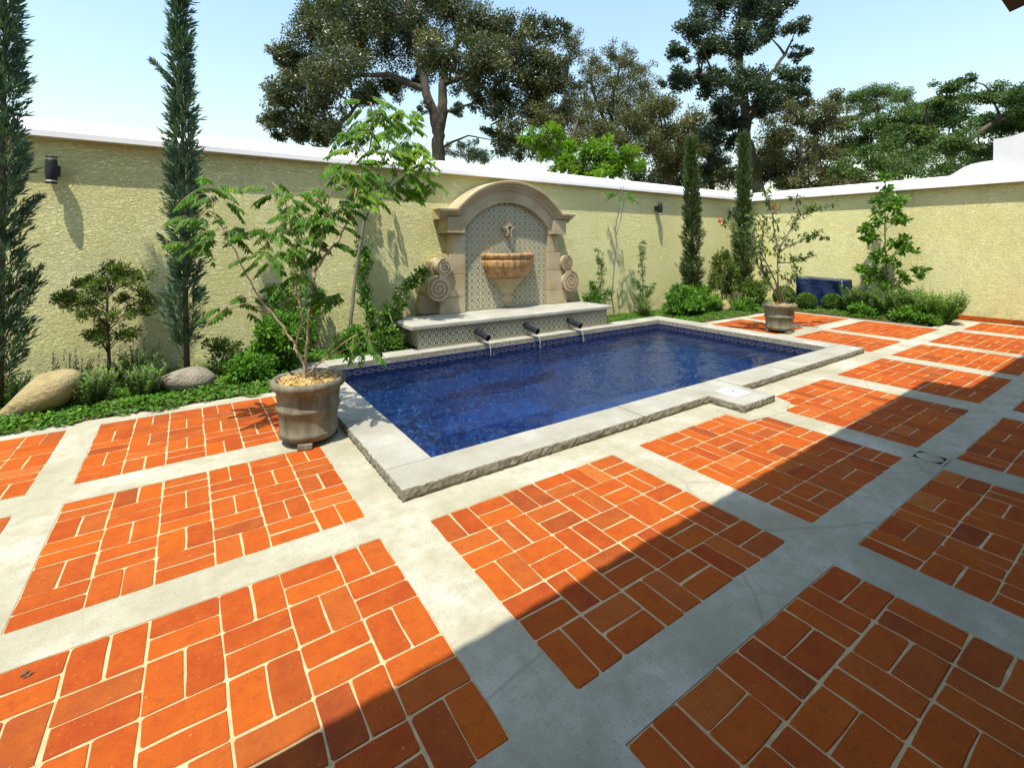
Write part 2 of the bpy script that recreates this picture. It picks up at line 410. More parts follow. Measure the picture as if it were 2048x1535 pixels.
def bark(name, c1, c2, s=14):
    m, nt = new_mat(name); p = opos(nt); q = scaled(nt, p, (1, 1, .25))
    f = noise(nt, q, s, 6, .65)
    finish(nt, ramp(nt, f, [(.3, c1), (.7, c2)]), .9, .15, f, .5, .01); return m
M['bark_pale'] = bark("pale_tan_bark", (.28,.20,.13), (.50,.40,.30))
M['bark_grey'] = bark("grey_green_bark", (.13,.12,.09), (.25,.23,.18))
M['bark_dark'] = bark("dark_brown_bark", (.06,.045,.03), (.14,.11,.08), 8)
M['bark_tree'] = bark("rough_tree_bark", (.05,.043,.034), (.12,.105,.085), 3)
def leafmat(name, stops, trans=.35, rough=.5, spec=.3):
    m, nt = new_mat(name); r = rnd_attr(nt)
    c = ramp(nt, r, stops)
    b = nd(nt, "ShaderNodeBsdfPrincipled", {"Base Color": c, "Roughness": rough, "Specular IOR Level": spec})
    t = nd(nt, "ShaderNodeBsdfTranslucent", {"Color": mixc(nt, .5, c, (.16,.26,.02))})
    x = nd(nt, "ShaderNodeMixShader", {0: trans}); nt.links.new(b.outputs[0], x.inputs[1]); nt.links.new(t.outputs[0], x.inputs[2])
    o = nd(nt, "ShaderNodeOutputMaterial"); nt.links.new(x.outputs[0], o.inputs[0]); return m
M['l_cyp'] = leafmat("cypress_foliage", [(0, (.030,.075,.046)), (.5, (.070,.145,.080)), (.85, (.11,.19,.095)), (1, (.18,.18,.08))], .15, .6)
M['l_cyp2'] = leafmat("olive_cypress_foliage", [(0, (.035,.062,.018)), (.5, (.07,.11,.032)), (1, (.15,.16,.055))], .15, .6)
M['l_pin'] = leafmat("feathery_leaflets", [(0, (.022,.085,.006)), (.5, (.050,.155,.008)), (.85, (.10,.23,.012)), (1, (.22,.30,.02))], .35, .55, .15)
M['l_pin2'] = leafmat("painted_sunlit_leaflets", [(0, (.05,.14,.006)), (.5, (.10,.235,.009)), (1, (.22,.34,.016))], .4, .55, .15)  # brighter copy of the feathery leaf material, sunlight put into the colour
M['l_bush'] = leafmat("bright_shrub_leaves", [(0, (.04,.12,.010)), (.5, (.08,.22,.016)), (1, (.17,.33,.03))], .35, .4)
M['l_dark'] = leafmat("dark_shrub_leaves", [(0, (.028,.085,.012)), (.6, (.065,.165,.018)), (1, (.14,.25,.03))], .3, .45)
M['l_olive'] = leafmat("olive_shrub_leaves", [(0, (.040,.080,.012)), (.6, (.09,.155,.02)), (1, (.19,.23,.04))], .3, .45)
M['l_box'] = leafmat("clipped_box_leaves", [(0, (.03,.075,.010)), (.6, (.065,.15,.015)), (1, (.14,.24,.025))], .3, .45)
M['l_cover'] = leafmat("ground_cover_leaves", [(0, (.035,.11,.010)), (.6, (.075,.21,.014)), (.95, (.11,.23,.02)), (1, (.35,.33,.06))], .3, .45)
M['l_pom'] = leafmat("pomegranate_leaves", [(0, (.035,.08,.014)), (.6, (.075,.15,.025)), (1, (.16,.23,.04))], .35, .45)
M['l_treeA'] = leafmat("broad_tree_leaves", [(0, (.018,.030,.013)), (.5, (.042,.058,.020)), (.85, (.10,.105,.032)), (1, (.20,.17,.06))], .2, .38, .5)
M['l_treeB'] = leafmat("dark_tree_leaves", [(0, (.010,.024,.014)), (.55, (.022,.048,.024)), (1, (.07,.10,.04))], .2, .38, .5)
M['l_treeC'] = leafmat("brownish_tree_leaves", [(0, (.04,.044,.015)), (.5, (.085,.085,.028)), (1, (.19,.165,.06))], .25, .5)
M['l_treeD'] = leafmat("deep_green_tree_leaves", [(0, (.018,.05,.014)), (.5, (.045,.105,.02)), (1, (.14,.20,.035))], .25, .45)
M['l_lime'] = leafmat("lime_green_leaves", [(0, (.08,.19,.006)), (.5, (.15,.32,.010)), (1, (.26,.43,.018))], .5, .45)
M['l_dry'] = leafmat("dry_leaf", [(0, (.12,.05,.02)), (1, (.2,.09,.03))], .1)
M['flower'] = leafmat("orange_red_petals", [(0, (.75,.10,.02)), (1, (.85,.16,.03))], .3)
M['purple'] = leafmat("mauve_flower_spike", [(0, (.14,.10,.16)), (1, (.26,.20,.28))], .2)

# ================================================================== THE SETTING
# ground that runs to the horizon (beyond the walls), with the garden beds as soil sheets
def sheet_with_hole(name, R, hx0, hx1, hy0, hy1, z, mat):
    xs = [-R, hx0, hx1, R]; ys = [-R, hy0, hy1, R]; b = MB()
    for i in range(3):
        for j in range(3):
            if i == 1 and j == 1: continue
            b.add([(xs[i],ys[j],z),(xs[i+1],ys[j],z),(xs[i+1],ys[j+1],z),(xs[i],ys[j+1],z)], [(0,1,2,3)])
    return b.build(name, mat)
tag(sheet_with_hole('ground', 900, -7.0, 13.3, -3.0, 7.35, -0.05, M['ground']), kind='structure')

POOL = (1.435, 7.72, 3.11, 6.13)       # inner edges of the coping
COLS = [(-4.13,-2.64),(-2.34,-.846),(-.627,.866),(1.153,2.654),(2.943,4.405),(4.706,6.176),(6.51,7.97),(8.276,9.58),(9.86,11.5),(11.85,13.12)]
ROWS = [(-1.73,-.45),(-.22,1.045),(1.267,2.532),(2.775,3.955),(4.235,5.50)]
def is_panel(i, j):
    if j in (0, 1, 2): return True
    return i in (0, 1, 2, 7, 8)
# concrete: every cell of the grid that is neither paving panel, pool nor garden bed
xl = sorted(set([-7.0, 13.3, POOL[0], POOL[1], 11.66] + [v for c in COLS for v in c]))
yl = sorted(set([-3.0, 5.68, POOL[2], 2.93, 6.5] + [v for r in ROWS for v in r]))
cb = MB(); ZC = 0.001
def cell_kind(xm, ym):
    if POOL[0] < xm < POOL[1] and POOL[2] < ym < 6.5: return 'pool'
    if ym > 5.68: return 'under' if 1.0 < xm < 8.2 else 'bed'
    if xm > 11.66 and ym > 2.93: return 'bed'
    for i, c in enumerate(COLS):
        for j, r in enumerate(ROWS):
            if is_panel(i, j) and c[0] < xm < c[1] and r[0] < ym < r[1]: return 'panel'
    return 'conc'
for a in range(len(xl)-1):
    for b_ in range(len(yl)-1):
        x0, x1, y0, y1 = xl[a], xl[a+1], yl[b_], yl[b_+1]
        if cell_kind((x0+x1)/2, (y0+y1)/2) != 'conc': continue
        cb.add([(x0,y0,ZC),(x1,y0,ZC),(x1,y1,ZC),(x0,y1,ZC)], [(0,1,2,3)])
        for (p, q, xm, ym) in (((x0,y0),(x1,y0),(x0+x1)/2,y0-.02), ((x0,y1),(x1,y1),(x0+x1)/2,y1+.02), ((x0,y0),(x0,y1),x0-.02,(y0+y1)/2), ((x1,y0),(x1,y1),x1+.02,(y0+y1)/2)):
            if cell_kind(xm, ym) in ('panel', 'bed'):
                cb.add([(p[0],p[1],ZC),(q[0],q[1],ZC),(q[0],q[1],-.04),(p[0],p[1],-.04)], [(0,1,2,3)])
patio = cb.build('patio', M['concrete']); tag(patio, kind='structure')
# cut corner of concrete round the skimmer box
cp = MB(); cp.prism([(4.17,2.54),(4.17,2.31),(4.42,2.26),(4.68,2.24),(4.98,2.34),(5.06,2.56),(5.06,2.64),(4.17,2.64)], 'z', -.01, .0045)
cp.build('concrete_patch', M['concrete'], patio)
mb_ = MB()
for i, c in enumerate(COLS):
    for j, r in enumerate(ROWS):
        if is_panel(i, j):
            mb_.add([(c[0]-.01,r[0]-.01,-.0022),(c[1]+.01,r[0]-.01,-.0022),(c[1]+.01,r[1]+.01,-.0022),(c[0]-.01,r[1]+.01,-.0022)], [(0,1,2,3)])
mb_.build('mortar_bed', M['mortar'], patio)
# bricks
def brick_verts(seed):
    rr = random.Random(seed); L, W = .5, .5
    ch = (.028, .055); pts = []
    for sx, sy in ((1,-1),(1,1),(-1,1),(-1,-1)):
        k = rr.uniform(.4, 1.7)
        a = (sx*L, sy*(W-ch[1]*k)); b = (sx*(L-ch[0]*k), sy*W)
        pts += [a, b] if sx*sy > 0 else [b, a]
        if sx == sy: pts.append((rr.uniform(-.15,.15), sy*W))
    pts = [(x + rr.uniform(-.012,.010), y + rr.uniform(-.024,.020)) for x, y in pts]
    n = len(pts)
    vs = [(x, y, -1.0) for x, y in pts] + [(x, y, -.22) for x, y in pts] + [(x*.975, y*.955, 0) for x, y in pts]
    fs = []
    for k in range(2):
        fs += [(k*n+i, k*n+(i+1)%n, (k+1)*n+(i+1)%n, (k+1)*n+i) for i in range(n)]
    fs.append(tuple(range(2*n, 3*n)))
    return vs, fs
BV = [brick_verts(s) for s in range(12)]
BRICK_MESH = []
for vs, fs in BV:
    b = MB(); b.add(vs, fs); BRICK_MESH.append(b.mesh('brick', M['brick']))
bricks = []
for i, c in enumerate(COLS):
    for j, r in enumerate(ROWS):
        if not is_panel(i, j) or j == 0: continue
        cw, chh = (c[1]-c[0])/6, (r[1]-r[0])/5
        par = 0 if (j == 3 or (i == 2 and j in (2, 4)) or (i in (0, 1))) else 1
        for a in range(6):
            for b_ in range(5):
                ox, oy = c[0]+a*cw, r[0]+b_*chh
                horiz = (a + b_) % 2 == par
                for k in range(2):
                    g = .0078 + random.uniform(-.0018, .003)
                    if horiz: bx, by, lx, ly, rz = ox+cw/2, oy+chh*(.25+.5*k), cw-g, chh/2-g*1.05, 0.0
                    else:     bx, by, lx, ly, rz = ox+cw*(.25+.5*k), oy+chh/2, chh-g, cw/2-g*1.05, PI/2
                    if 4.15 < bx < 5.0 and 2.40 < by < 2.6: continue
                    if by > 5.55: continue
                    bx += random.uniform(-.0018,.0018); by += random.uniform(-.0018,.0018)
                    d = Vector((bx, by, -1.6)); z = d.dot(FW)
                    vis = z > .4 and abs(d.dot(RT)/z*948.8) < 1050 and (485.8 + 948.8*1.6/z) < 1560
                    bricks.append((0 if vis else 1, z, bx, by, lx, ly, rz + random.uniform(-.006,.006), random.randrange(12), random.uniform(-.0012,.0012)))
bricks.sort()
for n, (o_, z, bx, by, lx, ly, rz, k, dz) in enumerate(bricks[:300]):
    o = mobj('brick', BRICK_MESH[k], patio); o.location = (bx, by, dz + .0008); o.scale = (lx, ly, .012)
    o.rotation_euler = (random.uniform(-.004,.004), random.uniform(-.004,.004), rz + (PI if random.random() < .5 else 0))
V = []; F4 = []; F8 = []; rn = []
st = MB()
for (o_, z, bx, by, lx, ly, rz, k, dz) in bricks[300:]:
    vs, fs = BV[k]; ca, sa = math.cos(rz), math.sin(rz)
    st.add([(bx + x*lx*ca - y*ly*sa, by + x*lx*sa + y*ly*ca, dz + .0008 + zz*.012) for x, y, zz in vs], fs)
    rn += [random.random()]*len(fs)
me = bpy.data.meshes.new('paving_bricks'); me.from_pydata(st.v, [], st.f); me.materials.append(M['brick'])
a = me.attributes.new("rnd", 'FLOAT', 'FACE'); a.data.foreach_set("value", rn)
tag(mobj('paving_bricks', me, patio), kind='stuff')

# garden beds
sb = MB()
def soil_strip(x0, x1, y0, y1, nx, ny, z=.012):
    vs = []; fs = []
    for i in range(nx+1):
        for j in range(ny+1):
            e = min(i, j, nx-i, 1e9 if y1 > 7 else ny-j)
            vs.append((x0+(x1-x0)*i/nx, y0+(y1-y0)*j/ny, -.02 if j == 0 else z + .03*math.sin(i*1.7)*math.sin(j*2.3+i)*.5))
    for i in range(nx):
        for j in range(ny):
            k = i*(ny+1)+j; fs.append((k, k+ny+1, k+ny+2, k+1))
    sb.add(vs, fs, True)
soil_strip(-7.0, 1.09, 5.66, 7.36, 60, 12)
soil_strip(1.09, 8.15, 6.44, 7.36, 50, 8)
soil_strip(8.15, 11.64, 5.66, 7.36, 28, 12)
soil_strip(11.64, 13.31, 2.91, 7.36, 12, 32)
tag(sb.build('garden_soil', M['soil']), kind='structure')

# ------------------------------------------------------------------ pool
pool = empty('swimming_pool', (1.435, 3.11, 0), 'rectangular blue mosaic swimming pool with grey stone coping', 'pool')
def loc(b, parent):
    """shift collected world vertices into the parent's frame"""
    px, py, pz = parent.location; b.v = [(x-px, y-py, z-pz) for x, y, z in b.v]; return b
x0, x1, y0, y1 = POOL
bs = MB(); D = -1.25
bs.add([(x0,y0,D),(x1,y0,D),(x1,y1,D),(x0,y1,D),(x0,y0,.003),(x1,y0,.003),(x1,y1,.003),(x0,y1,.003)],
       [(0,1,2,3),(0,4,5,1),(1,5,6,2),(2,6,7,3),(3,7,4,0)])
loc(bs, pool).build('basin', M['mosaic'], pool)
sp = MB(); sp.box(x0+.001, x0+1.15, y0+.001, y1-.001, D+.001, -.95)
loc(sp, pool).build('entry_step', M['mosaic'], pool)
sp = MB(); sp.box(x0+1.152, x0+3.1, y1-.62, y1-.001, D+.001, -.88)
loc(sp, pool).build('seat_step', M['mosaic'], pool)
sp = MB(); sp.box(x0+1.152, x0+1.75, y0+.001, y1-.622, D+.001, -1.10)
loc(sp, pool).build('lower_step', M['mosaic'], pool)
wt = MB(); wt.bbox(-.0735, .0735, -.005, .004, -.0685, .0685, .002); WT = wt.mesh('waterline_tile', M['wtile'])
for k in range(42):
    o = mobj('waterline_tile', WT, pool); o.location = (.072+k*.1497, y1-y0-.004, -.069)
for k in range(20):
    o = mobj('waterline_tile', WT, pool); o.location = (x1-x0-.004, .075+k*.151, -.069); o.rotation_euler = (0, 0, PI/2 * -1)
# coping stones, rock-faced on their outer side
def slab(poly, rough, z0, z1, seed, step=.03):
    """poly: ccw corners; rough: indices of the sides that are rock-faced"""
    rr = random.Random(seed); ring = []
    for i, p in enumerate(poly):
        q = poly[(i+1) % len(poly)]; p_ = Vector(p); d = Vector(q) - p_; L = d.length; d.normalize(); nrm = Vector((d.y, -d.x))
        n = max(1, int(L/step)) if i in rough else 1
        for k in range(n): ring.append((p_ + d*(L*k/n), nrm if i in rough and k > 0 else None))
    b = MB(); n = len(ring); lev = [(z0, -.006, .003), (z0+(z1-z0)*.3, .003, .005), (z0+(z1-z0)*.62, .003, .005), (z0+(z1-z0)*.9, .001, .003), (z1, -.004, .0015)]
    for z, off, amp in lev:
        for p, nr in ring:
            q = p if nr is None else p + nr*(off + rr.uniform(-amp, amp))
            b.v.append((q.x, q.y, z + (rr.uniform(-.003,.003) if nr is not None and z0 < z < z1 else 0)))
    for k in range(len(lev)-1):
        for i in range(n):
            b.f.append((k*n+i, k*n+(i+1)%n, (k+1)*n+(i+1)%n, (k+1)*n+i)); b.sm.append(False)
    b.f.append(tuple((len(lev)-1)*n+i for i in range(n))); b.sm.append(False)
    return b
ZT = .075; g = .003
def rect(a, b, c, d): return [(a+g, c+g), (b-g, c+g), (b-g, d-g), (a+g, d-g)]
stones = []
for a, b in ((1.09,2.35),(2.35,3.32),(3.32,4.30),(4.88,5.95),(5.95,7.05),(7.05,8.12)):
    rg = {0}
    if a == 1.09: rg.add(3)
    if b == 8.12: rg.add(1)
    stones.append((rect(a, b, 2.79, 3.11), rg))
stones.append(([(4.30+g,2.44),(4.88-g,2.44),(4.88-g,3.11-g),(4.30+g,3.11-g)], {0, 1, 3}))
for a, b in ((3.11,4.1),(4.1,5.25),(5.25,6.46)):
    stones.append((rect(1.09, 1.435, a, b), {3} if b < 6.4 else {2, 3}))
for a, b in ((1.435,2.7),(2.7,3.95),(3.95,5.2),(5.2,6.5),(6.5,7.72)):
    stones.append((rect(a, b, 6.13, 6.46), {2}))
for a, b in ((3.11,4.2),(4.2,5.3),(5.3,6.46)):
    stones.append((rect(7.72, 8.12, a, b), {1} if b < 6.4 else {1, 2}))
for k, (poly, rg) in enumerate(stones):
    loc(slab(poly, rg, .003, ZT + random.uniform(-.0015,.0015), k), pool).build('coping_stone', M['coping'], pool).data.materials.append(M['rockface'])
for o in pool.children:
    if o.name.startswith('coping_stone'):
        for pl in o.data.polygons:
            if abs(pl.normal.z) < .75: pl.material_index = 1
b = MB(); b.bbox(4.485, 4.735, 2.61, 2.845, ZT-.01, ZT+.009, .004); lid = loc(b, pool).build('skimmer_lid', M['plastic'], pool)
b = MB(); b.lathe([(0,.0),(.016,.0),(.014,.006),(0,.006)], (4.61, 2.727, ZT+.0092), 12); loc(b, pool).build('finger_pull', M['seam'], lid)
w_ = MB(); WZ = -.085
w_.add([(x0+.001,y0+.001,WZ),(x1-.001,y0+.001,WZ),(x1-.001,y1-.001,WZ),(x0+.001,y1-.001,WZ)], [(0,1,2,3)])
wo_ = mobj('pool_water', quick_mesh('pool_water', w_.v, [[0,1,2,3]], M['water'])); tag(wo_, kind='structure')

# ------------------------------------------------------------------ walls
YW, XW = 7.35, 13.3
OV = .12
gw = empty('garden_wall', (3, YW, 0), 'long yellow stucco garden wall with white coping behind the fountain', 'wall')
b = MB(); b.box(-7.0, XW+.3, YW, YW+.28, -.1, 2.80); loc(b, gw).build('wall_body', M['stucco'], gw)
prof = [(YW-OV, 2.78), (YW-OV, 2.845), (YW+.16, 3.03), (YW+.30, 2.98), (YW+.33, 2.78)]
b = MB()
n = len(prof); sx = 40
xe = XW - OV     # mitre at the inner corner
vs = []
for (yy, zz) in prof:
    vs += [(-7.0, yy, zz), (XW + (yy-YW), yy, zz)]
fs = [(2*i, 2*i+1, 2*((i+1)%n)+1, 2*((i+1)%n)) for i in range(n)] + [tuple(2*i for i in range(n)), tuple(2*i+1 for i in reversed(range(n)))]
b.add(vs, fs); loc(b, gw).build('wall_coping', M['white'], gw)
rw = empty('garden_wall', (XW, 2, 0), 'yellow stucco side wall on the right with stepped white gable end', 'wall')
b = MB(); b.box(XW, XW+.28, -3.0, YW-.002, -.1, 2.80); loc(b, rw).build('wall_body', M['stucco'], rw)
b = MB(); vs = []
for (yy, zz) in prof:
    o_ = yy - YW; vs += [(XW+o_, -3.0, zz), (XW+o_, YW+o_, zz)]
b.add(vs, fs); loc(b, rw).build('wall_coping', M['white'], rw)
pp = [(3.16,2.9),(3.14,3.02),(3.07,3.05),(2.98,3.11),(2.87,3.19),(2.74,3.24),(2.60,3.265),(2.42,3.275),(2.415,3.70),(2.30,3.70),(2.16,3.715),(2.0,3.76),(1.85,3.85),(1.7,3.98),(1.55,4.10),(1.3,4.16),(-3.0,4.16),(-3.0,2.9)]
b = MB(); b.prism(pp, 'x', XW+.17, XW+.36); loc(b, rw).build('gable_parapet', M['parapet'], rw)
b = MB(); b.bbox(XW+.165, XW+.20, -3.0, 2.95, 3.02, 3.09, .01); loc(b, rw).build('parapet_ledge', M['parapet'], rw)
M['skirt'] = M['brick']
skm = MB(); skm.bbox(-.012, .012, -.146, .146, 0, .10, .004); SK = skm.mesh('skirting_tile', M['brick'])
for k in range(14):
    o = mobj('skirting_tile', SK, rw); o.location = (-.012, 2.86 - 2 - k*.30, .004)

# ------------------------------------------------------------------ house behind the camera: eave that shades the terrace
hs = empty('house', (0, -2.8, 0), 'tiled roof eave corner of the house at the upper right', 'house')
def eaveY(x): return .79 + .027*x
b = MB()
EZ = 3.70; XE = 5.95
b.add([(-9, eaveY(-9)+.015, EZ-.02), (XE, eaveY(XE)+.015, EZ-.02), (XE, -6.0, EZ+1.85), (-9, -6.0, EZ+1.85),
       (-9, eaveY(-9)+.015, EZ-.08), (XE, eaveY(XE)+.015, EZ-.08), (XE, -6.0, EZ+1.77), (-9, -6.0, EZ+1.77)],
      [(0,1,2,3),(7,6,5,4),(0,4,5,1),(1,5,6,2),(2,6,7,3),(3,7,4,0)])
rf = loc(b, hs).build('roof_slab', M['wood'], hs)
b = MB(); b.box(XE+.004, 15, -6.0, .58, EZ-.06, EZ+.06); loc(b, hs).build('side_roof_slab', M['wood'], hs)
b = MB(); L = .46; seg = 8
vs = []; fs = []
for (yy, r_) in ((0, .088), (-L, .072)):
    for rr_ in (r_, r_-.014):
        for j in range(seg+1):
            a = PI*j/seg; vs.append((rr_*math.cos(a), yy, rr_*math.sin(a) + (-yy)*.30))
m_ = seg+1
for j in range(seg):
    fs += [(j, j+1, 2*m_+j+1, 2*m_+j), (m_+j+1, m_+j, 3*m_+j, 3*m_+j+1), (j+1, j, m_+j, m_+j+1)]
b.add(vs, fs, True); RT_ = b.mesh('roof_tile', M['roof'])
nx = 60
for k in range(nx):
    xx = XE - .09 - k*.185
    for row in range(3):
        o = mobj('roof_tile', RT_, hs); yy = eaveY(xx) - row*.38
        o.location = (xx, yy + 2.8, EZ - .015 + (eaveY(xx)-yy)*.28)
        o.rotation_euler = (0, 0, random.uniform(-.02,.02))
b = MB()
for row in range(1): b.box(-9, 15, -3.1, -2.8, -.1, 4.6)
loc(b, hs).build('house_wall', M['plaster'], hs)

# ------------------------------------------------------------------ wall fountain
XC = 4.775
ft = empty('wall_fountain', (XC, 7.05, .075), 'arched tan stone wall fountain with patterned tile panel and scrolls', 'fountain')
YF = 7.05
b = MB(); b.box(XC-.90, XC+.90, 7.13, 7.349, .40, 2.40); panel = loc(b, ft).build('tile_panel', M['grout'], ft)
tm = MB(); tm.bbox(-.0545, .0545, -.004, .004, -.0545, .0545, .0015); TILE = tm.mesh('tile', M['tile'])
P = .112
def inner_arc_z(x):
    R = 1.115; return 1.205 + math.sqrt(max(0, R*R - x*x))
for i in range(16):
    xx = (i-7.5)*P
    for j in range(18):
        zz = .44 + P*(j+.5)
        if zz - P*.4 > min(inner_arc_z(abs(xx)-P*.5), 2.33): continue
        o = mobj('tile', TILE, panel); o.location = (xx, .0775, zz-.075)
# bench under it
b = MB(); b.box(2.76, 6.48, 6.335, 7.048, .078, .371); bench = loc(b, ft).build('bench', M['grout'], ft)
for i in range(34):
    for j in range(2):
        o = mobj('tile', TILE, bench); o.location = (2.76+P*.5-.04+i*.1108 - XC, 6.331-7.05, .078+.012+P*(j+.5)-.075)
tm2 = MB(); tm2.bbox(-.0545, .0545, -.004, .004, -.054, -.008, .0015); TILE2 = tm2.mesh('cut_tile', M['tile'])
for i in range(34):
    o = mobj('cut_tile', TILE2, bench); o.location = (2.76+P*.5-.04+i*.1108 - XC, 6.331-7.05, .078+.012+P*2.5-.075)
for j in range(2):
    for i in range(6):
        o = mobj('tile', TILE, bench); o.location = (2.756-XC, 6.395+i*P-7.05, .078+.012+P*(j+.5)-.075); o.rotation_euler = (0,0,-PI/2)
b = MB(); b.bbox(2.58, 6.56, 6.26, 7.12, .372, .430, .010); loc(b, ft).build('bench_slab', M['coping'], ft)
# pilasters, wings, capitals
for s in (-1, 1):
    for (za, zb, xo) in ((.434,.697,1.36),(.703,1.077,1.26),(1.083,1.417,1.20),(1.423,1.757,1.13)):
        b = MB(); xa, xb = sorted((XC+s*.897, XC+s*xo)); b.bbox(xa, xb, YF, 7.345, za, zb, .006); loc(b, ft).build('pilaster_block', M['stone'], ft)
    b = MB(); xa, xb = sorted((XC+s*1.13, XC+s*1.66)); b.bbox(xa, xb, 7.17, 7.344, .434, .74, .008); loc(b, ft).build('wing_block', M['stone'], ft)
    b = MB(); xa, xb = sorted((XC+s*1.13, XC+s*1.50)); b.bbox(xa, xb, 7.18, 7.343, .746, 1.30, .008); loc(b, ft).build('wing_block', M['stone'], ft)
    b = MB(); xa, xb = sorted((XC+s*.95, XC+s*1.27)); b.bbox(xa, xb, 6.97, 7.342, 1.765, 2.03, .006); loc(b, ft).build('capital_block', M['stone'], ft)
# arch face
arc_in = [(.895*math.cos(PI*k/24), 0) for k in range(25)]
poly = [(.895,1.76)] + [(x_, inner_arc_z(x_)) for x_, _ in arc_in] + [(-.895,1.76), (-1.12,1.76), (-1.12,2.05)]
R2, C2 = 1.317, 1.248
am = math.asin(1.06/R2)
poly += [(R2*math.sin(-am + 2*am*k/24), C2 + R2*math.cos(-am + 2*am*k/24)) for k in range(25)] + [(1.12,2.05),(1.12,1.76)]
b = MB(); b.prism([(XC+x_, z_) for x_, z_ in poly], 'y', YF-.01, 7.341); loc(b, ft).build('arch_face', M['stone'], ft)
# moulding swept along cornice + arch
path = [Vector((-1.36, 2.03))] + [Vector((R2*math.sin(-am + 2*am*k/36), C2 + R2*math.cos(-am + 2*am*k/36))) for k in range(37)] + [Vector((1.36, 2.03))]
prf = [(-.035,7.34),(-.035,7.025),(.0,7.005),(.03,6.975),(.035,6.955),(.06,6.945),(.085,6.915),(.09,6.895),(.125,6.89),(.135,6.90),(.135,7.34)]
vs = []; k = len(path); q = len(prf)
for i, p in enumerate(path):
    d0 = (path[i]-path[i-1]).normalized() if i > 0 else None; d1 = (path[i+1]-path[i]).normalized() if i < k-1 else None
    d0 = d0 or d1; d1 = d1 or d0
    n0 = Vector((-d0.y, d0.x)); n1 = Vector((-d1.y, d1.x)); nn = (n0+n1).normalized(); nn = nn / max(.5, nn.dot(n0))
    for h, yy in prf:
        ex = 0
        if i == 0: ex = -(7.05-yy)*.55 if yy < 7.1 else 0
        if i == k-1: ex = (7.05-yy)*.55 if yy < 7.1 else 0
        vs.append((XC + p.x + nn.x*h + ex, yy, p.y + nn.y*h))
fs = [(i*q+j, i*q+(j+1)%q, (i+1)*q+(j+1)%q, (i+1)*q+j) for i in range(k-1) for j in range(q)]
fs += [tuple(range(q)), tuple((k-1)*q+j for j in reversed(range(q)))]
b = MB(); b.add(vs, fs); loc(b, ft).build('cornice_moulding', M['stone'], ft)
# scrolls
for s in (-1, 1):
    b = MB()
    for (cx, cz, r) in ((1.31,1.215,.145),(1.41,.862,.205)):
        ring = [(XC+s*cx + r*math.cos(2*PI*t/40), cz + r*math.sin(2*PI*t/40)) for t in range(40)]
        b.prism(ring, 'y', 6.985, 7.33)
    b.prism([(XC+s*1.21,1.16),(XC+s*1.36,1.10),(XC+s*1.56,.99),(XC+s*1.31,.98)][::s], 'y', 6.99, 7.32)
    sc = loc(b, ft).build('scroll', M['stone'], ft)
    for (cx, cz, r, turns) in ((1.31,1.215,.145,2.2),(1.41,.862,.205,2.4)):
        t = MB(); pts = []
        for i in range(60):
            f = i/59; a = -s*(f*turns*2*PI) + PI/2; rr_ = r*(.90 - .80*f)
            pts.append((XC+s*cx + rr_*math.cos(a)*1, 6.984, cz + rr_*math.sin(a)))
        t.tube(pts, .0075, 5); loc(t, ft).build('spiral_groove_shade', M['groove_shade'], sc)  # raised tube; the carving's shade is put into its dark colour
# hanging basin (half bowl) and its pendant
b = MB(); pr = [(.0,.015),(.44,.02),(.47,.02),(.535,.02),(.545,.0),(.54,-.055),(.51,-.07),(.505,-.085),(.525,-.10),(.535,-.13),(.515,-.22),(.475,-.29),(.455,-.30),(.445,-.37),(.425,-.40),(0,-.40)]
b.lathe(pr, (XC+.005, 7.13, 1.395), 40, .72, PI, 2*PI); bas = loc(b, ft).build('basin', M['basin'], ft)
b = MB(); pr = [(0,-.40),(.37,-.402),(.375,-.42),(.30,-.47),(.22,-.53),(.165,-.60),(.135,-.67),(.125,-.70),(.085,-.71),(.085,-.73),(.10,-.75),(.118,-.80),(.10,-.86),(.065,-.875),(.07,-.90),(.05,-.94),(0,-.955)]
b.lathe(pr, (XC+.005, 7.13, 1.395), 32, .72, PI, 2*PI); loc(b, ft).build('basin_pendant', M['stone'], ft)
b = MB(); b.lathe([(0,-.004),(.45,-.004)], (XC+.005, 7.12, 1.418), 32, .70, PI, 2*PI); loc(b, ft).build('basin_water', M['hole_dark'], bas)
# spout plaque
star = [(0.15,0),(.085,.05),(.06,.085),(.055,.15),(-.055,.15),(-.06,.085),(-.085,.05),(-.15,0),(-.085,-.05),(-.06,-.085),(-.055,-.15),(.055,-.15),(.06,-.085),(.085,-.05)]
b = MB(); b.prism([(XC+.0+x_, 1.875+z_) for x_, z_ in star], 'y', 7.075, 7.128)
b.prism([(XC+.0+x_*.7, 1.875+z_*.7) for x_, z_ in star], 'y', 7.055, 7.076); pq = loc(b, ft).build('spout_plaque', M['stone'], ft)
b = MB(); b.tube([(XC,7.055,1.88),(XC+.008,7.02,1.868)], .028, 12); loc(b, ft).build('spout', M['pipe'], pq)
b = MB(); b.tube([(XC+.0085,7.018,1.868),(XC+.009,7.016,1.8675)], .022, 12); loc(b, ft).build('spout_bore_shade', M['hole_dark'], pq)  # black disc painted as the shaded inside of the spout
b = MB(); b.tube([(XC+.01,7.015,1.858),(XC+.012,7.0,1.80),(XC+.014,6.992,1.65),(XC+.014,6.99,1.42)], [.007,.006,.005,.005], 6); loc(b, ft).build('water_stream', M['stream'], ft)
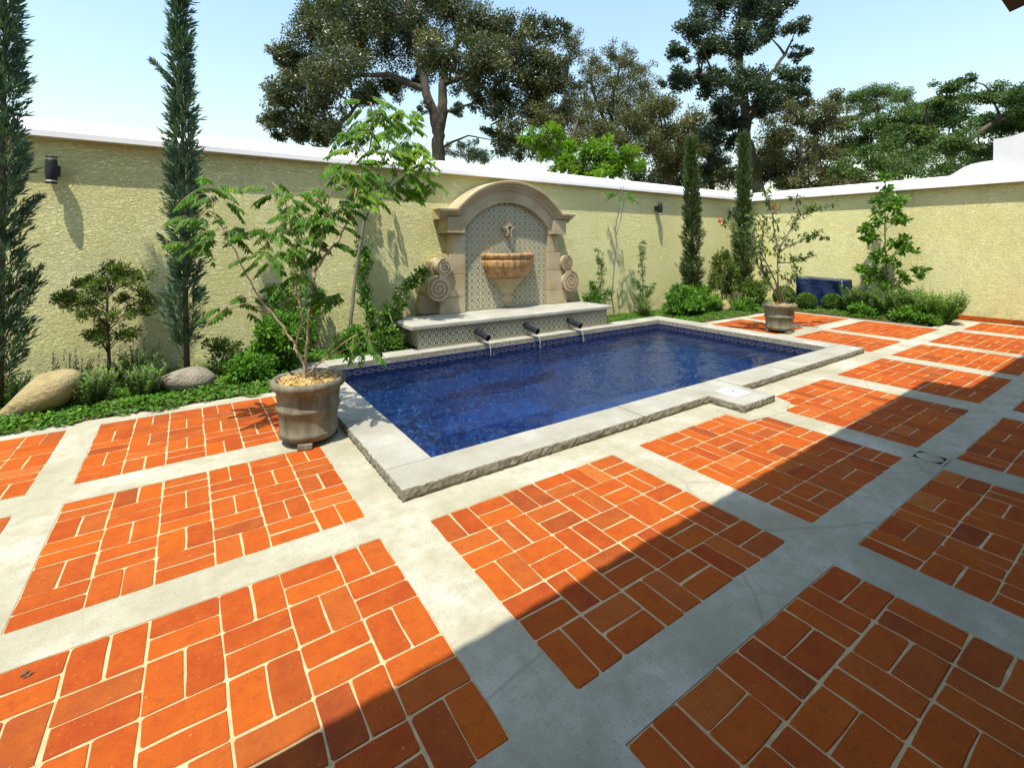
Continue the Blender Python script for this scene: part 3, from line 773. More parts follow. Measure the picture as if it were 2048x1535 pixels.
# three iron pipes pouring into the pool
for xx in (3.67, 4.60, 5.53):
    b = MB(); p0 = Vector((xx, 6.345, .245)); p1 = Vector((xx+.05, 6.06, .175)); d = (p1-p0)
    b.tube([p0, p0+d*.93, p0+d*.93, p1], [.045,.045,.052,.052], 16); pi_ = loc(b, ft).build('water_pipe', M['pipe'], ft)
    b = MB(); b.tube([p1 + d*.002, p1 + d*.004], .042, 16); loc(b, ft).build('pipe_bore_shade', M['hole_dark'], pi_)  # flat black disc over the pipe end, inner shade put into its colour
    b = MB(); e = p1 + Vector((0, -.005, -.04))
    b.tube([e, e+Vector((.004,-.03,-.05)), e+Vector((.008,-.05,-.12)), e+Vector((.01,-.055,-.222))], [.008,.007,.006,.010], 6)
    for t in range(7):
        a = random.uniform(0, 2*PI); r_ = random.uniform(.02,.12); q_ = e + Vector((.01+r_*math.cos(a), -.055+r_*math.sin(a), -.215+random.uniform(0,.05)))
        b.tube([q_, q_+Vector((.004,0,.008))], .004, 5)
    loc(b, ft).build('water_stream', M['stream'], pi_)

# ------------------------------------------------------------------ up-down wall lamps
def lamp(x, label):
    t = empty('wall_lamp', (x, YW, 2.41), label, 'lamp', 'lamps along the garden wall')
    b = MB(); b.bbox(-.055, .055, -.075, .004, -.06, .06, .006); b.build('mount', M['black'], t)
    b = MB(); b.lathe([(0,-.115),(.046,-.115),(.050,-.10),(.053,0),(.050,.10),(.046,.115),(0,.115)], (0,-.125,0), 20); b.build('lamp_body', M['black'], t)
    for s in (-1, 1):
        b = MB(); b.lathe([(0,s*.116),(.046,s*.116),(.046,s*.132),(0,s*.132)], (0,-.125,0), 20); b.build('lens', M['lens'], t)
        b = MB(); b.lathe([(.03,s*.133),(.050,s*.133),(.050,s*.150),(0,s*.152)], (0,-.125,0), 20); b.build('end_cap', M['black'], t)
lamp(-1.24, 'black up-down wall lamp between the two tallest cypresses on the left')
lamp(9.17, 'black up-down wall lamp left of the slim cypress near the wall corner')
lamp(12.28, 'black up-down wall lamp right beside the wall corner cypress')

# ------------------------------------------------------------------ floor drain
dr = empty('floor_drain', (4.555, 1.155, .002), 'small square metal floor drain where two concrete bands cross', 'drain')
b = MB(); b.bbox(-.10, .10, -.10, .10, -.01, .005, .002); b.build('frame', M['concrete'], dr)
b = MB(); b.box(-.082, .082, -.082, .082, -.002, .0056); b.build('slot_shade', M['hole_dark'], dr)  # black box, its colour stands for the shade under the grate
b = MB(); b.lathe([(0,.007),(.078,.007),(.082,.0035)], (0,0,0), 24); b.build('grate', M['concrete'], dr)

# ================================================================== PLANTS
def noise1(seed):
    rr = np.random.default_rng(seed); ph = rr.uniform(0, 6.28, 6); am = rr.uniform(.4, 1, 6); fr_ = rr.uniform(1, 9, 6)
    return lambda t: sum(a*np.sin(f*t*2*PI/1.0 + p) for a, f, p in zip(am, fr_, ph)) / 4.0

def cypress(x, y, h, rmax, n, mat, label, lean=(0, 0), sprig=.11, group='slim cypresses along the wall', bare=.06, wisps=()):
    t = empty('cypress_tree', (x, y, .01), label, 'cypress', group)
    b = MB(); b.tube([(0,0,0),(lean[0]*.3,lean[1]*.3,h*.3),(lean[0]*.7,lean[1]*.7,h*.7),(lean[0],lean[1],h*.97)], [.032,.026,.016,.004], 7)
    rr = random.Random(int(x*100))
    for k in range(26):
        f = rr.uniform(.05, .9); a = rr.uniform(0, 2*PI); r = rmax*.8*(1-f*.6)
        p = Vector((lean[0]*f, lean[1]*f, h*f)); b.tube([p, p+Vector((r*.5*math.cos(a), r*.5*math.sin(a), r*1.0)), p+Vector((r*math.cos(a), r*math.sin(a), r*2.2))], [.007,.005,.002], 4)
    b.build('trunk', M['bark_dark'], t)
    nf = noise1(int(abs(x)*77)); nf2 = noise1(int(abs(x)*31)+5)
    f = bare + (1-bare)*RNG.random(n)**.9
    ang = RNG.random(n)*2*PI
    prof = np.minimum(1, (f-bare)/.10+.45) * np.clip((1-f)/.8, 0.02, 1)**.75
    R = rmax*prof*(1 + .6*nf(f) + .45*np.sin(ang*3 + 9*nf2(f)))
    r = R*np.sqrt(RNG.random(n)*.85+.15)
    C = np.stack([lean[0]*f + r*np.cos(ang), lean[1]*f + r*np.sin(ang), h*f], 1) + np.array([x, y, .01])
    out = np.stack([np.cos(ang), np.sin(ang), np.zeros(n)], 1)
    D0 = unit(out*(.35+1.05*RNG.random((n,1))) + np.array([0,0,1.0]) + rdir(n)*.28)
    lv = Leaves()
    tone = np.clip(.35 + .3*nf2(f*1.7) + .35*RNG.normal(size=n)*.6, 0, 1)
    for k in range(7):
        q = k/6
        side = rdir(n)
        D = unit(D0 + side*(.15 if k == 6 else .55))
        lv.add(C + D0*sprig*q*.75, D, rdir(n), sprig*(.45+.45*RNG.random(n)), sprig*.135, np.clip(tone + RNG.normal(size=n)*.12, 0, 1))
    for (fz, az, ln) in wisps:
        m = 60; s = np.linspace(0, 1, m); base = np.array([x+lean[0]*fz, y+lean[1]*fz, h*fz]); d = np.array([math.cos(az)*.75, math.sin(az)*.75, .62])
        pp = base + d*s[:,None]*ln + np.array([0,0,1])*(s[:,None]**2)*ln*.15
        for k in range(3): lv.add(pp, unit(d + rdir(m)*.8), rdir(m), .07, .014)
    lv.build('crown', mat, t); return t

def frond(lv, base, d, length, pairs, ll, lw, tone, droop=.8):
    """one feather-shaped compound leaf that arches over"""
    d = np.array(d, float); d /= np.linalg.norm(d); up = np.array([0,0,1.])
    s = (np.arange(pairs)+1.0)/pairs
    P = base + d*(s[:,None]*length) - up*(s[:,None]**2)*length*droop*.5
    T = unit(d - up*s[:,None]*droop)
    S = unit(np.cross(T, up)); 
    for sg in (-1, 1):
        D = unit(S*sg*.75 + T*.5 - up*.65 + RNG.normal(size=(pairs,3))*.10)
        N = unit(up + S*sg*.25 + RNG.normal(size=(pairs,3))*.15)
        L = ll*(1.05-.45*np.abs(s-.45))*(.9+.2*RNG.random(pairs))
        lv.add(P, D, N, L, lw, np.clip(tone + RNG.normal(size=pairs)*.12, 0, 1))
    lv.add(P[-1:], T[-1:], up[None]+.01, ll, lw, tone)
    return P

def feather_tree(name, label, cat, base, stems, clusters, bark_m, leaf_m, fl, ll, lw, pairs=8, per=(4,7), spread=.12, group=None, tone0=.45):
    """stems: polylines with radii in world space; clusters: (point, size, tone)"""
    t = empty(name, base, label, cat, group)
    bl = Vector(base); b = MB()
    nodes = []
    for pts, r0, r1 in stems:
        pts = [Vector(p) for p in pts]; n = len(pts)
        fine = []
        for i in range(n-1):
            for k in range(4):
                f = k/4; q = pts[i].lerp(pts[i+1], f); fine.append(q + Vector((random.uniform(-1,1), random.uniform(-1,1), 0))*.006)
        fine.append(pts[-1]); m_ = len(fine)
        b.tube([q-bl for q in fine], [r0+(r1-r0)*i/(m_-1) for i in range(m_)], 7)
        nodes += fine
    lv = Leaves(); rr = random.Random(5)
    for c, size, tone in clusters:
        c = Vector(c); near = min(nodes, key=lambda q: (q-c).length + (0.6*max(0, q.z-c.z)))
        mid = near.lerp(c, .55) + Vector((0,0,.12*(c-near).length))
        b.tube([near-bl, mid-bl, c-bl], [.006,.004,.0025], 5)
        for k in range(rr.randint(*per)):
            a = rr.uniform(0, 2*PI); e = rr.uniform(-.45, .45)
            d = (math.cos(a), math.sin(a), e)
            o = np.array(near.lerp(c, rr.uniform(.6, 1.0))) + np.array(d)*size*.12*rr.random() + np.array([0,0,rr.uniform(-.03,.05)])
            P = frond(lv, o, d, fl*size*rr.uniform(.75,1.15), pairs, ll*rr.uniform(.85,1.15), lw, min(1,max(0,tone + rr.gauss(0,.12))), rr.uniform(.5,1.2))
            b.tube([Vector(o)-bl] + [Vector(p)-bl for p in P[::3]], .0018, 3, caps=False)
    b.build('branches', bark_m, t)
    lv.build('foliage', leaf_m, t); return t

def leaf_cloud(lv, c, rad, n, L, W, clumps=10, shell=.55, up=.35, tone=None, clump_r=.42):
    """leaves gathered in clumps through an ellipsoid"""
    c = np.array(c, float); rad = np.array(rad, float)
    k = max(1, clumps); cc = rdir(k)*(shell + (1-shell)*RNG.random((k,1)))*.82
    ct = RNG.normal(size=k)*.16 + (0.5 if tone is None else tone)
    i = RNG.integers(0, k, n)
    q = cc[i] + rdir(n)*(clump_r*(RNG.random((n,1))**.45))
    lq = np.linalg.norm(q, axis=1, keepdims=True); q = np.where(lq > 1.1, q/lq*1.1, q)
    P = c + q*rad
    D = unit(unit(q*rad)*.7 + rdir(n)*.9 + np.array([0,0,.1]))
    N = unit(unit(q)*.6 + np.array([0,0,up]) + rdir(n)*.6)
    lv.add(P, D, N, L*(.7+.6*RNG.random(n)), W*(.7+.6*RNG.random(n)), np.clip(ct[i] + RNG.normal(size=n)*.2, 0, 1))

def shrub(name, x, y, rad, n, L, W, mat, label, cat='shrub', group=None, zc=None, stems=5, clumps=14, bark_m=None, cloud=None, clump_r=.42):
    t = empty(name, (x, y, .01), label, cat, group); lv = Leaves(); b = MB()
    zc = rad[2]*.95 if zc is None else zc
    for k in range(stems):
        a = k*2*PI/stems + random.uniform(-.4,.4); r = .55
        b.tube([(.02*math.cos(a),.02*math.sin(a),0), (rad[0]*r*.4*math.cos(a), rad[1]*r*.4*math.sin(a), zc*.7), (rad[0]*r*math.cos(a), rad[1]*r*math.sin(a), zc*1.3)], [.012,.009,.003], 5)
    b.build('stems', bark_m or M['bark_grey'], t)
    if cloud:
        for (dx, dy, dz, rx, ry, rz, nn) in cloud: leaf_cloud(lv, (x+dx, y+dy, dz), (rx, ry, rz), nn, L, W, max(4, nn//90), clump_r=clump_r)
    else: leaf_cloud(lv, (x, y, zc), rad, n, L, W, clumps, clump_r=clump_r)
    lv.build('foliage', mat, t); return t

def spiky(name, x, y, h, spread, n, L, W, mat, label, cat='plant', group=None, flowers=0):
    """upright stems set all round with narrow leaves"""
    t = empty(name, (x, y, .01), label, cat, group); b = MB(); lv = Leaves(); fl_ = Leaves()
    for k in range(n):
        a = random.uniform(0, 2*PI); r = spread*math.sqrt(random.random()); hh = h*random.uniform(.55, 1.0)
        p0 = Vector((r*.45*math.cos(a), r*.45*math.sin(a), 0)); p1 = Vector((r*math.cos(a), r*math.sin(a), hh))
        b.tube([p0, p0.lerp(p1,.5)+Vector((0,0,hh*.08)), p1], [.005,.004,.002], 4)
        m = max(6, int(hh/.022)); s = np.linspace(.12, 1, m)
        P = np.array(p0)*(1-s[:,None]) + np.array(p1)*s[:,None] + np.array([x,y,.01])
        for q in range(2):
            th = RNG.random(m)*2*PI; D = np.stack([np.cos(th), np.sin(th), .35+.5*RNG.random(m)], 1)
            lv.add(P, D, np.array([0,0,1.])+rdir(m)*.3, L*(1.1-.5*s), W, np.clip(.4+.3*s+RNG.normal(size=m)*.15, 0, 1))
        if k < flowers:
            fl_ = Leaves(); mm = 14; s = np.linspace(0, 1, mm); P = np.array(p1)+np.array([x,y,.01]) + np.array([0,0,1])*s[:,None]*.13
            fl_.add(P, rdir(mm)+np.array([0,0,.6]), rdir(mm), .022, .014); fl_.build('flower_spike', M['purple'], t)
    b.build('stems', M['bark_grey'], t); lv.build('foliage', mat, t)
    return t

# ---- cypresses
cypress(-1.46, 6.42, 4.95, .145, 1600, M['l_cyp'], 'tall dark cypress at the far left edge beside the tan boulder', (.05, 0), .13, wisps=((.22,.0,.35),(.36,0,.35),(.42,3.1,.3)))
cypress(0.0, 6.48, 4.5, .125, 1350, M['l_cyp'], 'tall dark cypress behind the grey pitted boulder', (-.07, 0), .13, wisps=((.74,3.0,.34),(.43,.1,.25),(.32,3.0,.3)), bare=.09)
cypress(9.52, 6.62, 3.95, .135, 1500, M['l_cyp2'], 'slim olive cypress rising from the round bush right of the fountain', (-.02, 0), .15)
cypress(11.95, 6.78, 4.35, .145, 1500, M['l_cyp2'], 'slim olive cypress standing in the corner where the walls meet', (.0, 0), .16)

# ---- pots
def pot(x, y, label):
    t = empty('flower_pot', (x, y, .002), label, 'flower pot', 'large clay flower pots')
    b = MB()
    pr = [(r_*.885, z_) for r_, z_ in [(0,.045),(.225,.045),(.242,.055),(.250,.085),(.252,.10),(.243,.112),(.250,.20),(.258,.262),(.270,.272),(.276,.286),(.270,.302),(.262,.312),(.272,.40),(.280,.425),(.300,.438),(.318,.455),(.326,.478),(.320,.500),(.304,.512),(.282,.508),(.268,.490),(.262,.455)]]
    b.lathe(pr, (0,0,0), 48); b.build('pot_body', M['pot'], t)
    for k in range(3):
        a = -1.9 + k*2*PI/3; f = MB(); f.bbox(-.055,.055,-.03,.03,0,.046,.008); o = f.build('pot_foot', M['pot'], t); o.location = (.195*math.cos(a), .195*math.sin(a), 0); o.rotation_euler = (0,0,a+PI/2)
    b = MB(); b.lathe([(0,.487),(.12,.485),(.18,.478),(.235,.468)], (0,0,0), 32); so = b.build('mulch', M['mulch'], t)
    lv = Leaves(); n = 420; a = RNG.random(n)*2*PI; r = .225*np.sqrt(RNG.random(n))
    P = np.stack([x+r*np.cos(a), y+r*np.sin(a), .488+.018*RNG.random(n)], 1)
    D = rdir(n)*np.array([1,1,.25]); lv.add(P, D, np.array([0,0,1.])+rdir(n)*.4, .045, .02); o = lv.build('bark_chips', M['chips'], t); tag(o, kind='stuff')
    return t
POT1 = (.82, 4.13); POT2 = (8.80, 4.33)
pot(*POT1, 'weathered clay pot with leafy feather-leaved tree beside the pool corner')
pot(*POT2, 'weathered clay pot with pomegranate bush beyond the pool')

# ---- feather-leaved tree in the near pot
D1 = 3.88
def q1(u, v, dd=0.0): return at_d(u, v, D1+dd)
stems1 = [
 ([q1(610,760), q1(607,729), q1(595,704), q1(590,688)], .014, .011),
 ([q1(590,688), q1(581,676,-.02), q1(554,639,-.06), q1(527,608,-.1), q1(506,574,-.13), q1(482,529,-.16), q1(470,499,-.18), q1(451,471,-.2), q1(427,420,-.22), q1(418,385,-.22)], .009, .003),
 ([q1(592,690), q1(605,639,.05), q1(598,605,.08), q1(593,570,.1), q1(592,522,.12), q1(593,471,.14), q1(581,447,.15), q1(575,415,.15)], .010, .004),
 ([q1(610,745), q1(612,715), q1(615,680), q1(619,625), q1(624,574,.02)], .013, .010),
 ([q1(624,574,.02), q1(629,543,.04), q1(650,512,.08), q1(677,481,.12), q1(690,450,.15), q1(703,421,.17), q1(713,375,.2), q1(726,343,.22), q1(739,304,.24), q1(745,250,.25), q1(742,205,.25)], .012, .004),
 ([q1(624,580,.02), q1(612,560,-.05), q1(585,535,-.1), q1(560,512,-.14)], .007, .004),
 ([q1(629,543,.04), q1(640,500,-.06), q1(648,450,-.12), q1(655,410,-.15), q1(668,370,-.18)], .008, .004),
 ([q1(614,748), q1(645,721,-.05), q1(689,683,-.1), q1(715,668,-.12)], .006, .003),
 ([q1(630,735,-.03), q1(659,711,-.02), q1(700,695,-.02), q1(728,683,-.02)], .005, .003),
 ([q1(619,625), q1(640,612,.05), q1(662,596,.08)], .005, .003),
 ([q1(506,574,-.13), q1(500,590,-.2), q1(478,596,-.25)], .004, .002),
]
cl = []
for (u, v, s, tn) in [(405,372,1.0,.45),(440,395,1.0,.4),(395,440,.9,.35),(425,470,1,.4),(388,492,.9,.5),(455,460,.9,.4),(497,458,1,.35),(530,462,.9,.4),
    (545,365,1,.55),(575,388,1,.5),(605,405,1.1,.55),(620,440,1,.45),(580,430,.9,.5),(518,502,1,.5),(553,488,1,.55),(540,520,.8,.45),(600,545,1.0,.6),(572,562,.8,.5),
    (455,618,1.05,.5),(487,598,.7,.3),(648,372,1,.55),(665,408,1,.45),(640,440,1,.4),(668,452,1,.4),(692,425,1,.45),(700,385,1,.5),(715,350,1.1,.6),(690,330,1,.6),
    (735,300,1.1,.65),(705,285,1,.6),(752,262,1.1,.6),(725,240,1,.5),(762,225,1,.45),(735,205,1,.5),(700,255,.9,.55),(672,592,.8,.5),(690,590,.7,.5),(728,690,.8,.55),(712,664,.8,.6),(628,475,.8,.35),(655,500,.8,.35),(775,300,1,.7)]:
    cl.append((q1(u, v, random.uniform(-.28,.28)), s, tn))
feather_tree('potted_tree', 'feather-leaved young tree with pale forked stems growing in the near pot', 'tree', (POT1[0], POT1[1], .49), stems1, cl, M['bark_pale'], M['l_pin'], .16, .076, .027, 7, (4,7))

# ---- feather-leaved sapling in the ground behind it
D2 = 6.85
def q2_(u, v, dd=0.0): return at_d(u, v, D2+dd)
stems2 = [
 ([q2_(697,700), q2_(700,668), q2_(706,594), q2_(721,489), q2_(729,441), q2_(742,414), q2_(775,379,.05), q2_(810,353,.1), q2_(835,330,.12)], .030, .010),
 ([q2_(742,414), q2_(748,380,-.1), q2_(760,340,-.15), q2_(775,300,-.2), q2_(790,255,-.2)], .015, .006),
 ([q2_(775,379,.05), q2_(800,330,.2), q2_(825,285,.25)], .011, .005),
 ([q2_(729,441), q2_(715,405,.1), q2_(705,365,.2)], .010, .005),
]
cl = []
for (u, v, s, tn) in [(800,240,1,.6),(830,255,1.1,.7),(855,285,1.1,.75),(870,320,1.1,.75),(840,315,1.1,.65),(805,285,1.1,.7),(775,265,1,.65),(780,320,1.1,.6),(815,345,1,.5),(850,350,1,.6),(868,372,.9,.7),
    (745,345,1,.6),(760,375,1,.5),(735,395,.9,.5),(790,375,1,.55),(830,385,.8,.6),(720,340,1,.65),(705,375,.9,.55),(755,300,1,.65),(815,220,.9,.6)]:
    cl.append((q2_(u, v, random.uniform(-.35,.35)), s, tn))
feather_tree('garden_sapling', 'feather-leaved sapling with slim grey trunk left of the fountain', 'tree', tuple(at_d(697,700,D2)), stems2, cl, M['bark_grey'], M['l_pin2'], .22, .115, .042, 7, (5,8))
# thin sapling with an umbrella of leaves right of the fountain
b7 = at_y(1228, 626, 7.0); D3 = (b7-Vector((0,0,1.6))).dot(FW)
def q3(u, v, dd=0.0): return at_d(u, v, D3+dd)
feather_tree('thin_sapling', 'very thin bare-stemmed sapling with umbrella tuft right of the fountain', 'tree', tuple(b7), [
  ([q3(1228,626), q3(1223,590), q3(1228,540), q3(1233,490), q3(1231,460), q3(1236,430), q3(1240,398), q3(1247,375), q3(1252,355)], .016, .005),
  ([q3(1233,470), q3(1243,430), q3(1249,402), q3(1243,378), q3(1230,358)], .008, .004), ([q3(1223,590), q3(1230,583), q3(1236,576)], .006,.003)],
  [(q3(1240,392),1,.45),(q3(1258,392),1,.5),(q3(1252,396),1,.4),(q3(1268,390),.8,.5),(q3(1230,388),.7,.4),(q3(1246,388),1,.5)], M['bark_grey'], M['l_pin'], .22, .07, .026, 6, (3,4))

# ---- small round-headed tree on the left
x_, y_ = -.70, 6.72
t = empty('topiary_tree', (x_, y_, .01), 'small round-headed dark shrub tree between the two boulders', 'tree'); b = MB(); lv = Leaves()
b.tube([(0,0,0),(.0,.01,.35),(-.015,0,.75),(-.01,0,1.25)], [.02,.017,.013,.006], 7)
for k in range(30):
    z = random.uniform(.48, 1.2); a = random.uniform(0, 2*PI); r = .37*math.sqrt(max(.05, 1-((z-.98)/.52)**2))*random.uniform(.7,1)
    b.tube([(-.01,0,z-.12),(r*.5*math.cos(a), r*.5*math.sin(a), z), (r*math.cos(a), r*math.sin(a), z+.06)], [.006,.004,.002], 4)
    leaf_cloud(lv, (x_+r*math.cos(a)*.95, y_+r*math.sin(a)*.95, .01+z+.06), (.13,.13,.10), 250, .040, .014, 6, .2)
leaf_cloud(lv, (x_+.02, y_, 1.30), (.20,.18,.14), 1100, .040, .014, 12, .3)
b.build('trunk', M['bark_dark'], t); lv.build('crown', M['l_olive'], t)

# ---- boulders
def boulder(x, y, dims, rot, mat, label, seed, pinch=0.0, lump=.06):
    bm = bmesh.new(); bmesh.ops.create_icosphere(bm, subdivisions=4, radius=1); rr = np.random.default_rng(seed)
    ph = rr.uniform(0, 6.28, (8, 3)); fq = rr.uniform(1, 4.2, (8, 3))
    for v in bm.verts:
        c = v.co.copy(); s = sum(math.sin(fq[k][0]*c.x+ph[k][0])*math.sin(fq[k][1]*c.y+ph[k][1])*math.sin(fq[k][2]*c.z+ph[k][2]) for k in range(8))
        c *= 1 + lump*s
        tp = 1 - pinch*max(0, (-c.x+.35))*.62
        v.co = Vector((c.x*dims[0], c.y*dims[1]*tp, c.z*dims[2]*tp))
    me = bpy.data.meshes.new('boulder'); bm.to_mesh(me); bm.free(); me.polygons.foreach_set("use_smooth", [True]*len(me.polygons)); me.materials.append(mat)
    o = mobj('boulder', me); o.location = (x, y, dims[2]*.62); o.rotation_euler = rot; return tag(o, label, 'boulder', 'boulders in the flower bed')
o = boulder(-1.16, 6.12, (.36,.20,.185), (0, -.52, .12), M['boulder1'], 'large smooth tan boulder tapering to a point at far left', 3, .95, .03); o.location.z = .155
o = boulder(0.01, 6.22, (.265,.19,.135), (0, .05, -.1), M['boulder2'], 'rounded pitted grey boulder below the second cypress', 8, .12, .045); o.location.z = .115
o = boulder(10.25, 6.30, (.17,.15,.17), (0,0,.4), M['boulder1'], 'small pale stone beside the round bush by the pool', 12, .1, .06)

# ---- bedding plants on the left
spiky('rosemary_plant', -.75, 6.12, .36, .20, 70, .055, .015, M['l_bush'], 'small bushy rosemary plant right of the tan boulder')
spiky('rosemary_plant', -.36, 6.16, .35, .19, 64, .055, .015, M['l_bush'], 'small bushy rosemary plant left of the grey boulder')
spiky('leafy_plant', -1.42, 6.45, .36, .20, 44, .06, .018, M['l_bush'], 'leafy green plant behind the tip of the tan boulder')
spiky('lavender_plant', -.98, 6.85, .34, .26, 40, .06, .012, M['l_olive'], 'tall sparse lavender with flower spikes at the foot of the wall', flowers=10)
spiky('lavender_plant', -.45, 6.75, .42, .28, 56, .07, .017, M['l_dark'], 'dark lavender clump behind the grey boulder', flowers=8)
shrub('leafy_shrub', .34, 6.62, (.24,.20,.24), 1500, .05, .022, M['l_olive'], 'low olive green shrub right of the second cypress')
shrub('leafy_shrub', 1.00, 6.45, (.42,.36,.42), 5200, .065, .032, M['l_bush'], 'big glossy bright green shrub behind the near pot', clumps=34, clump_r=.3)
shrub('leafy_shrub', .62, 6.12, (.26,.20,.20), 2000, .055, .028, M['l_bush'], 'low bright green shrub right of the grey boulder', clumps=16)
# climbers against the wall
def climber(x, y, pts, label, mat, n=70, L=.06, W=.028, rad=.13):
    t = empty('climbing_plant', (x, y, .01), label, 'climber'); b = MB(); lv = Leaves()
    for poly in pts:
        P = [Vector(p) for p in poly]; b.tube([p-Vector((x,y,.01)) for p in P], [.010]+[.006]*(len(P)-2)+[.003], 5)
        for i in range(len(P)-1):
            for k in range(3):
                c = P[i].lerp(P[i+1], (k+.5)/3); leaf_cloud(lv, c, (rad, rad*.7, rad), n, L, W, 6, .2)
    b.build('stems', M['bark_grey'], t); lv.build('foliage', mat, t); return t
climber(1.35, 7.12, [[(1.35,7.12,.02),(1.28,7.15,.5),(1.22,7.18,.9),(1.30,7.2,1.3),(1.33,7.2,1.62)],[(1.4,7.12,.02),(1.5,7.15,.5),(1.58,7.18,.95)],[(1.3,7.1,.1),(1.08,7.1,.45),(.98,7.12,.85),(.95,7.15,1.0)]], 'tall climbing plant on the wall behind the potted tree', M['l_bush'], 95)
climber(2.35, 6.95, [[(2.35,6.95,.02),(2.25,7.0,.5),(2.15,7.05,.95),(2.18,7.1,1.35),(2.15,7.12,1.55)],[(2.4,6.95,.02),(2.55,6.95,.45),(2.72,6.95,.85),(2.95,6.95,1.05),(3.1,6.93,1.12)],[(2.4,6.9,.1),(2.5,6.85,.4),(2.35,6.85,.65)],[(2.55,6.95,.45),(2.62,6.9,.3)]], 'leafy climbing plant leaning onto the left scroll of the fountain', M['l_bush'], 95, .065, .03, .14)
b = MB(); b.tube([(2.66,6.72,0),(2.50,6.78,.42),(2.44,6.8,.62)], .013, 6); o = b.build('garden_stake', M['bark_pale']); tag(o, 'pale leaning garden stake beside the left end of the fountain bench', 'stake')
shrub('leafy_shrub', 1.95, 6.85, (.30,.24,.22), 1900, .06, .028, M['l_bush'], 'low bright shrub at the foot of the slim grey sapling', clumps=16)
shrub('leafy_shrub', 2.42, 6.70, (.22,.2,.2), 1300, .06, .026, M['l_dark'], 'low dark shrub against the left end of the fountain bench')

# ---- planting right of the fountain
shrub('leafy_shrub', 6.72, 6.92, (.19,.17,.36), 1500, .085, .034, M['l_dark'], 'dark glossy shrub touching the right scroll of the fountain', zc=.42)
def slender(x, y, h, label, mat, lean=0.1, side=()):
    t = empty('young_conifer', (x, y, .01), label, 'conifer'); b = MB(); lv = Leaves()
    pts = [Vector((0,0,0)), Vector((.02,0,h*.4)), Vector((lean*.4,0,h*.75)), Vector((-lean*.5,0,h))]
    b.tube(pts, [.013,.010,.007,.003], 6)
    for i in range(3):
        for k in range(5): leaf_cloud(lv, pts[i].lerp(pts[i+1],(k+.5)/5)+Vector((x,y,.01)), (.12*(1-.2*i),.1,.12), 70, .055, .014, 4, .3)
    for (z0, dx, dz) in side:
        p0 = Vector((0,0,z0)); p1 = Vector((dx,-.03,z0+dz)); b.tube([p0, p0.lerp(p1,.5), p1], [.006,.004,.002], 4)
        for k in range(5): leaf_cloud(lv, p0.lerp(p1,.3+.7*k/5)+Vector((x,y,.01)), (.09,.08,.08), 40, .055, .016, 4, .3)
    b.build('trunk', M['bark_grey'], t); lv.build('crown', mat, t)
slender(6.98, 7.0, 1.42, 'drooping-topped young conifer right of the fountain bench', M['l_dark'], .12, ((.25,.35,.35),(.15,-.15,.3),(.4,.28,.25)))
slender(8.28, 7.0, 1.62, 'young conifer between thin sapling and round bush', M['l_dark'], -.06, ((.45,.45,.22),(.3,.3,.25),(.5,-.3,.35),(.25,-.25,.2)))
shrub('round_bush', 8.95, 6.42, (.62,.42,.36), 5600, .085, .03, M['l_bush'], 'broad bright green bush behind the far pool corner', clumps=40, clump_r=.28, zc=.34)
shrub('round_bush', 9.75, 6.45, (.52,.40,.37), 4600, .085, .03, M['l_bush'], 'rounded bright green bush in front of the slim cypress', clumps=34, clump_r=.28, zc=.35)
spiky('leafy_plant', 8.05, 6.75, .42, .26, 30, .08, .018, M['l_olive'], 'sparse upright plant left of the broad bright bush')
shrub('upright_shrub', 11.0, 6.75, (.42,.34,.68), 4200, .08, .028, M['l_olive'], 'upright olive shrub in front of the corner cypress', clumps=30, clump_r=.3, zc=.78)
shrub('leafy_shrub', 11.75, 6.3, (.40,.36,.36), 2600, .09, .03, M['l_olive'], 'airy olive shrub behind the far pot', clumps=22)
shrub('leafy_shrub', 10.7, 6.05, (.34,.22,.15), 1700, .08, .035, M['l_bush'], 'low bright plant right of the small pale stone')
for (bx, by, r, lb) in ((12.17, 5.36, .195, 'clipped box ball in front of the left half of the blue cover'), (12.48, 4.93, .195, 'clipped box ball in front of the right half of the blue cover'), (12.55, 6.05, .24, 'clipped box ball left of the blue cover behind the far pot')):
    t = empty('box_ball', (bx, by, .01), lb, 'topiary ball', 'clipped box balls'); b = MB(); lv = Leaves()
    for k in range(6): b.tube([(0,0,0),(.1*math.cos(k),.1*math.sin(k),.22)], [.01,.004], 5)
    b.build('stems', M['bark_dark'], t); n = 2600; d = rdir(n); P = np.array([bx,by,r*1.05]) + d*r*(.86+.16*RNG.random((n,1))**.6)
    lv.add(P, unit(d+rdir(n)*.8), unit(d+rdir(n)*.4), .045, .028); lv.build('foliage', M['l_box'], t)

# ---- blue-covered thing by the right wall
t = empty('covered_grill', (12.86, 5.28, .01), 'navy tarpaulin cover over a low boxy grill against the right wall', 'covered grill')
bm = bmesh.new(); bmesh.ops.create_cube(bm, size=1); 
for v in bm.verts: v.co = Vector((v.co.x*.50, v.co.y*1.06, v.co.z*.72+.37))
bmesh.ops.bevel(bm, geom=bm.edges[:], offset=.05, segments=3, affect='EDGES', profile=.6)
bmesh.ops.subdivide_edges(bm, edges=[e for e in bm.edges if e.calc_length() > .12], cuts=14, use_grid_fill=True)
for v in bm.verts:
    c = v.co; k = 1 - c.z/.75
    sag = .030*math.sin(c.y*7+1)*math.sin(c.z*6+c.y*2.2) + .018*math.sin(c.y*15-c.z*7) + .03*k*math.sin(c.y*21)
    c.x += sag*(-1 if c.x < 0 else 1); c.y *= 1 + .03*k; c.z += .010*math.sin(c.y*5)*(c.z > .5)
me = bpy.data.meshes.new('cover'); bm.to_mesh(me); bm.free(); me.polygons.foreach_set("use_smooth", [True]*len(me.polygons)); me.materials.append(M['tarp'])
cov = mobj('cover', me, t)
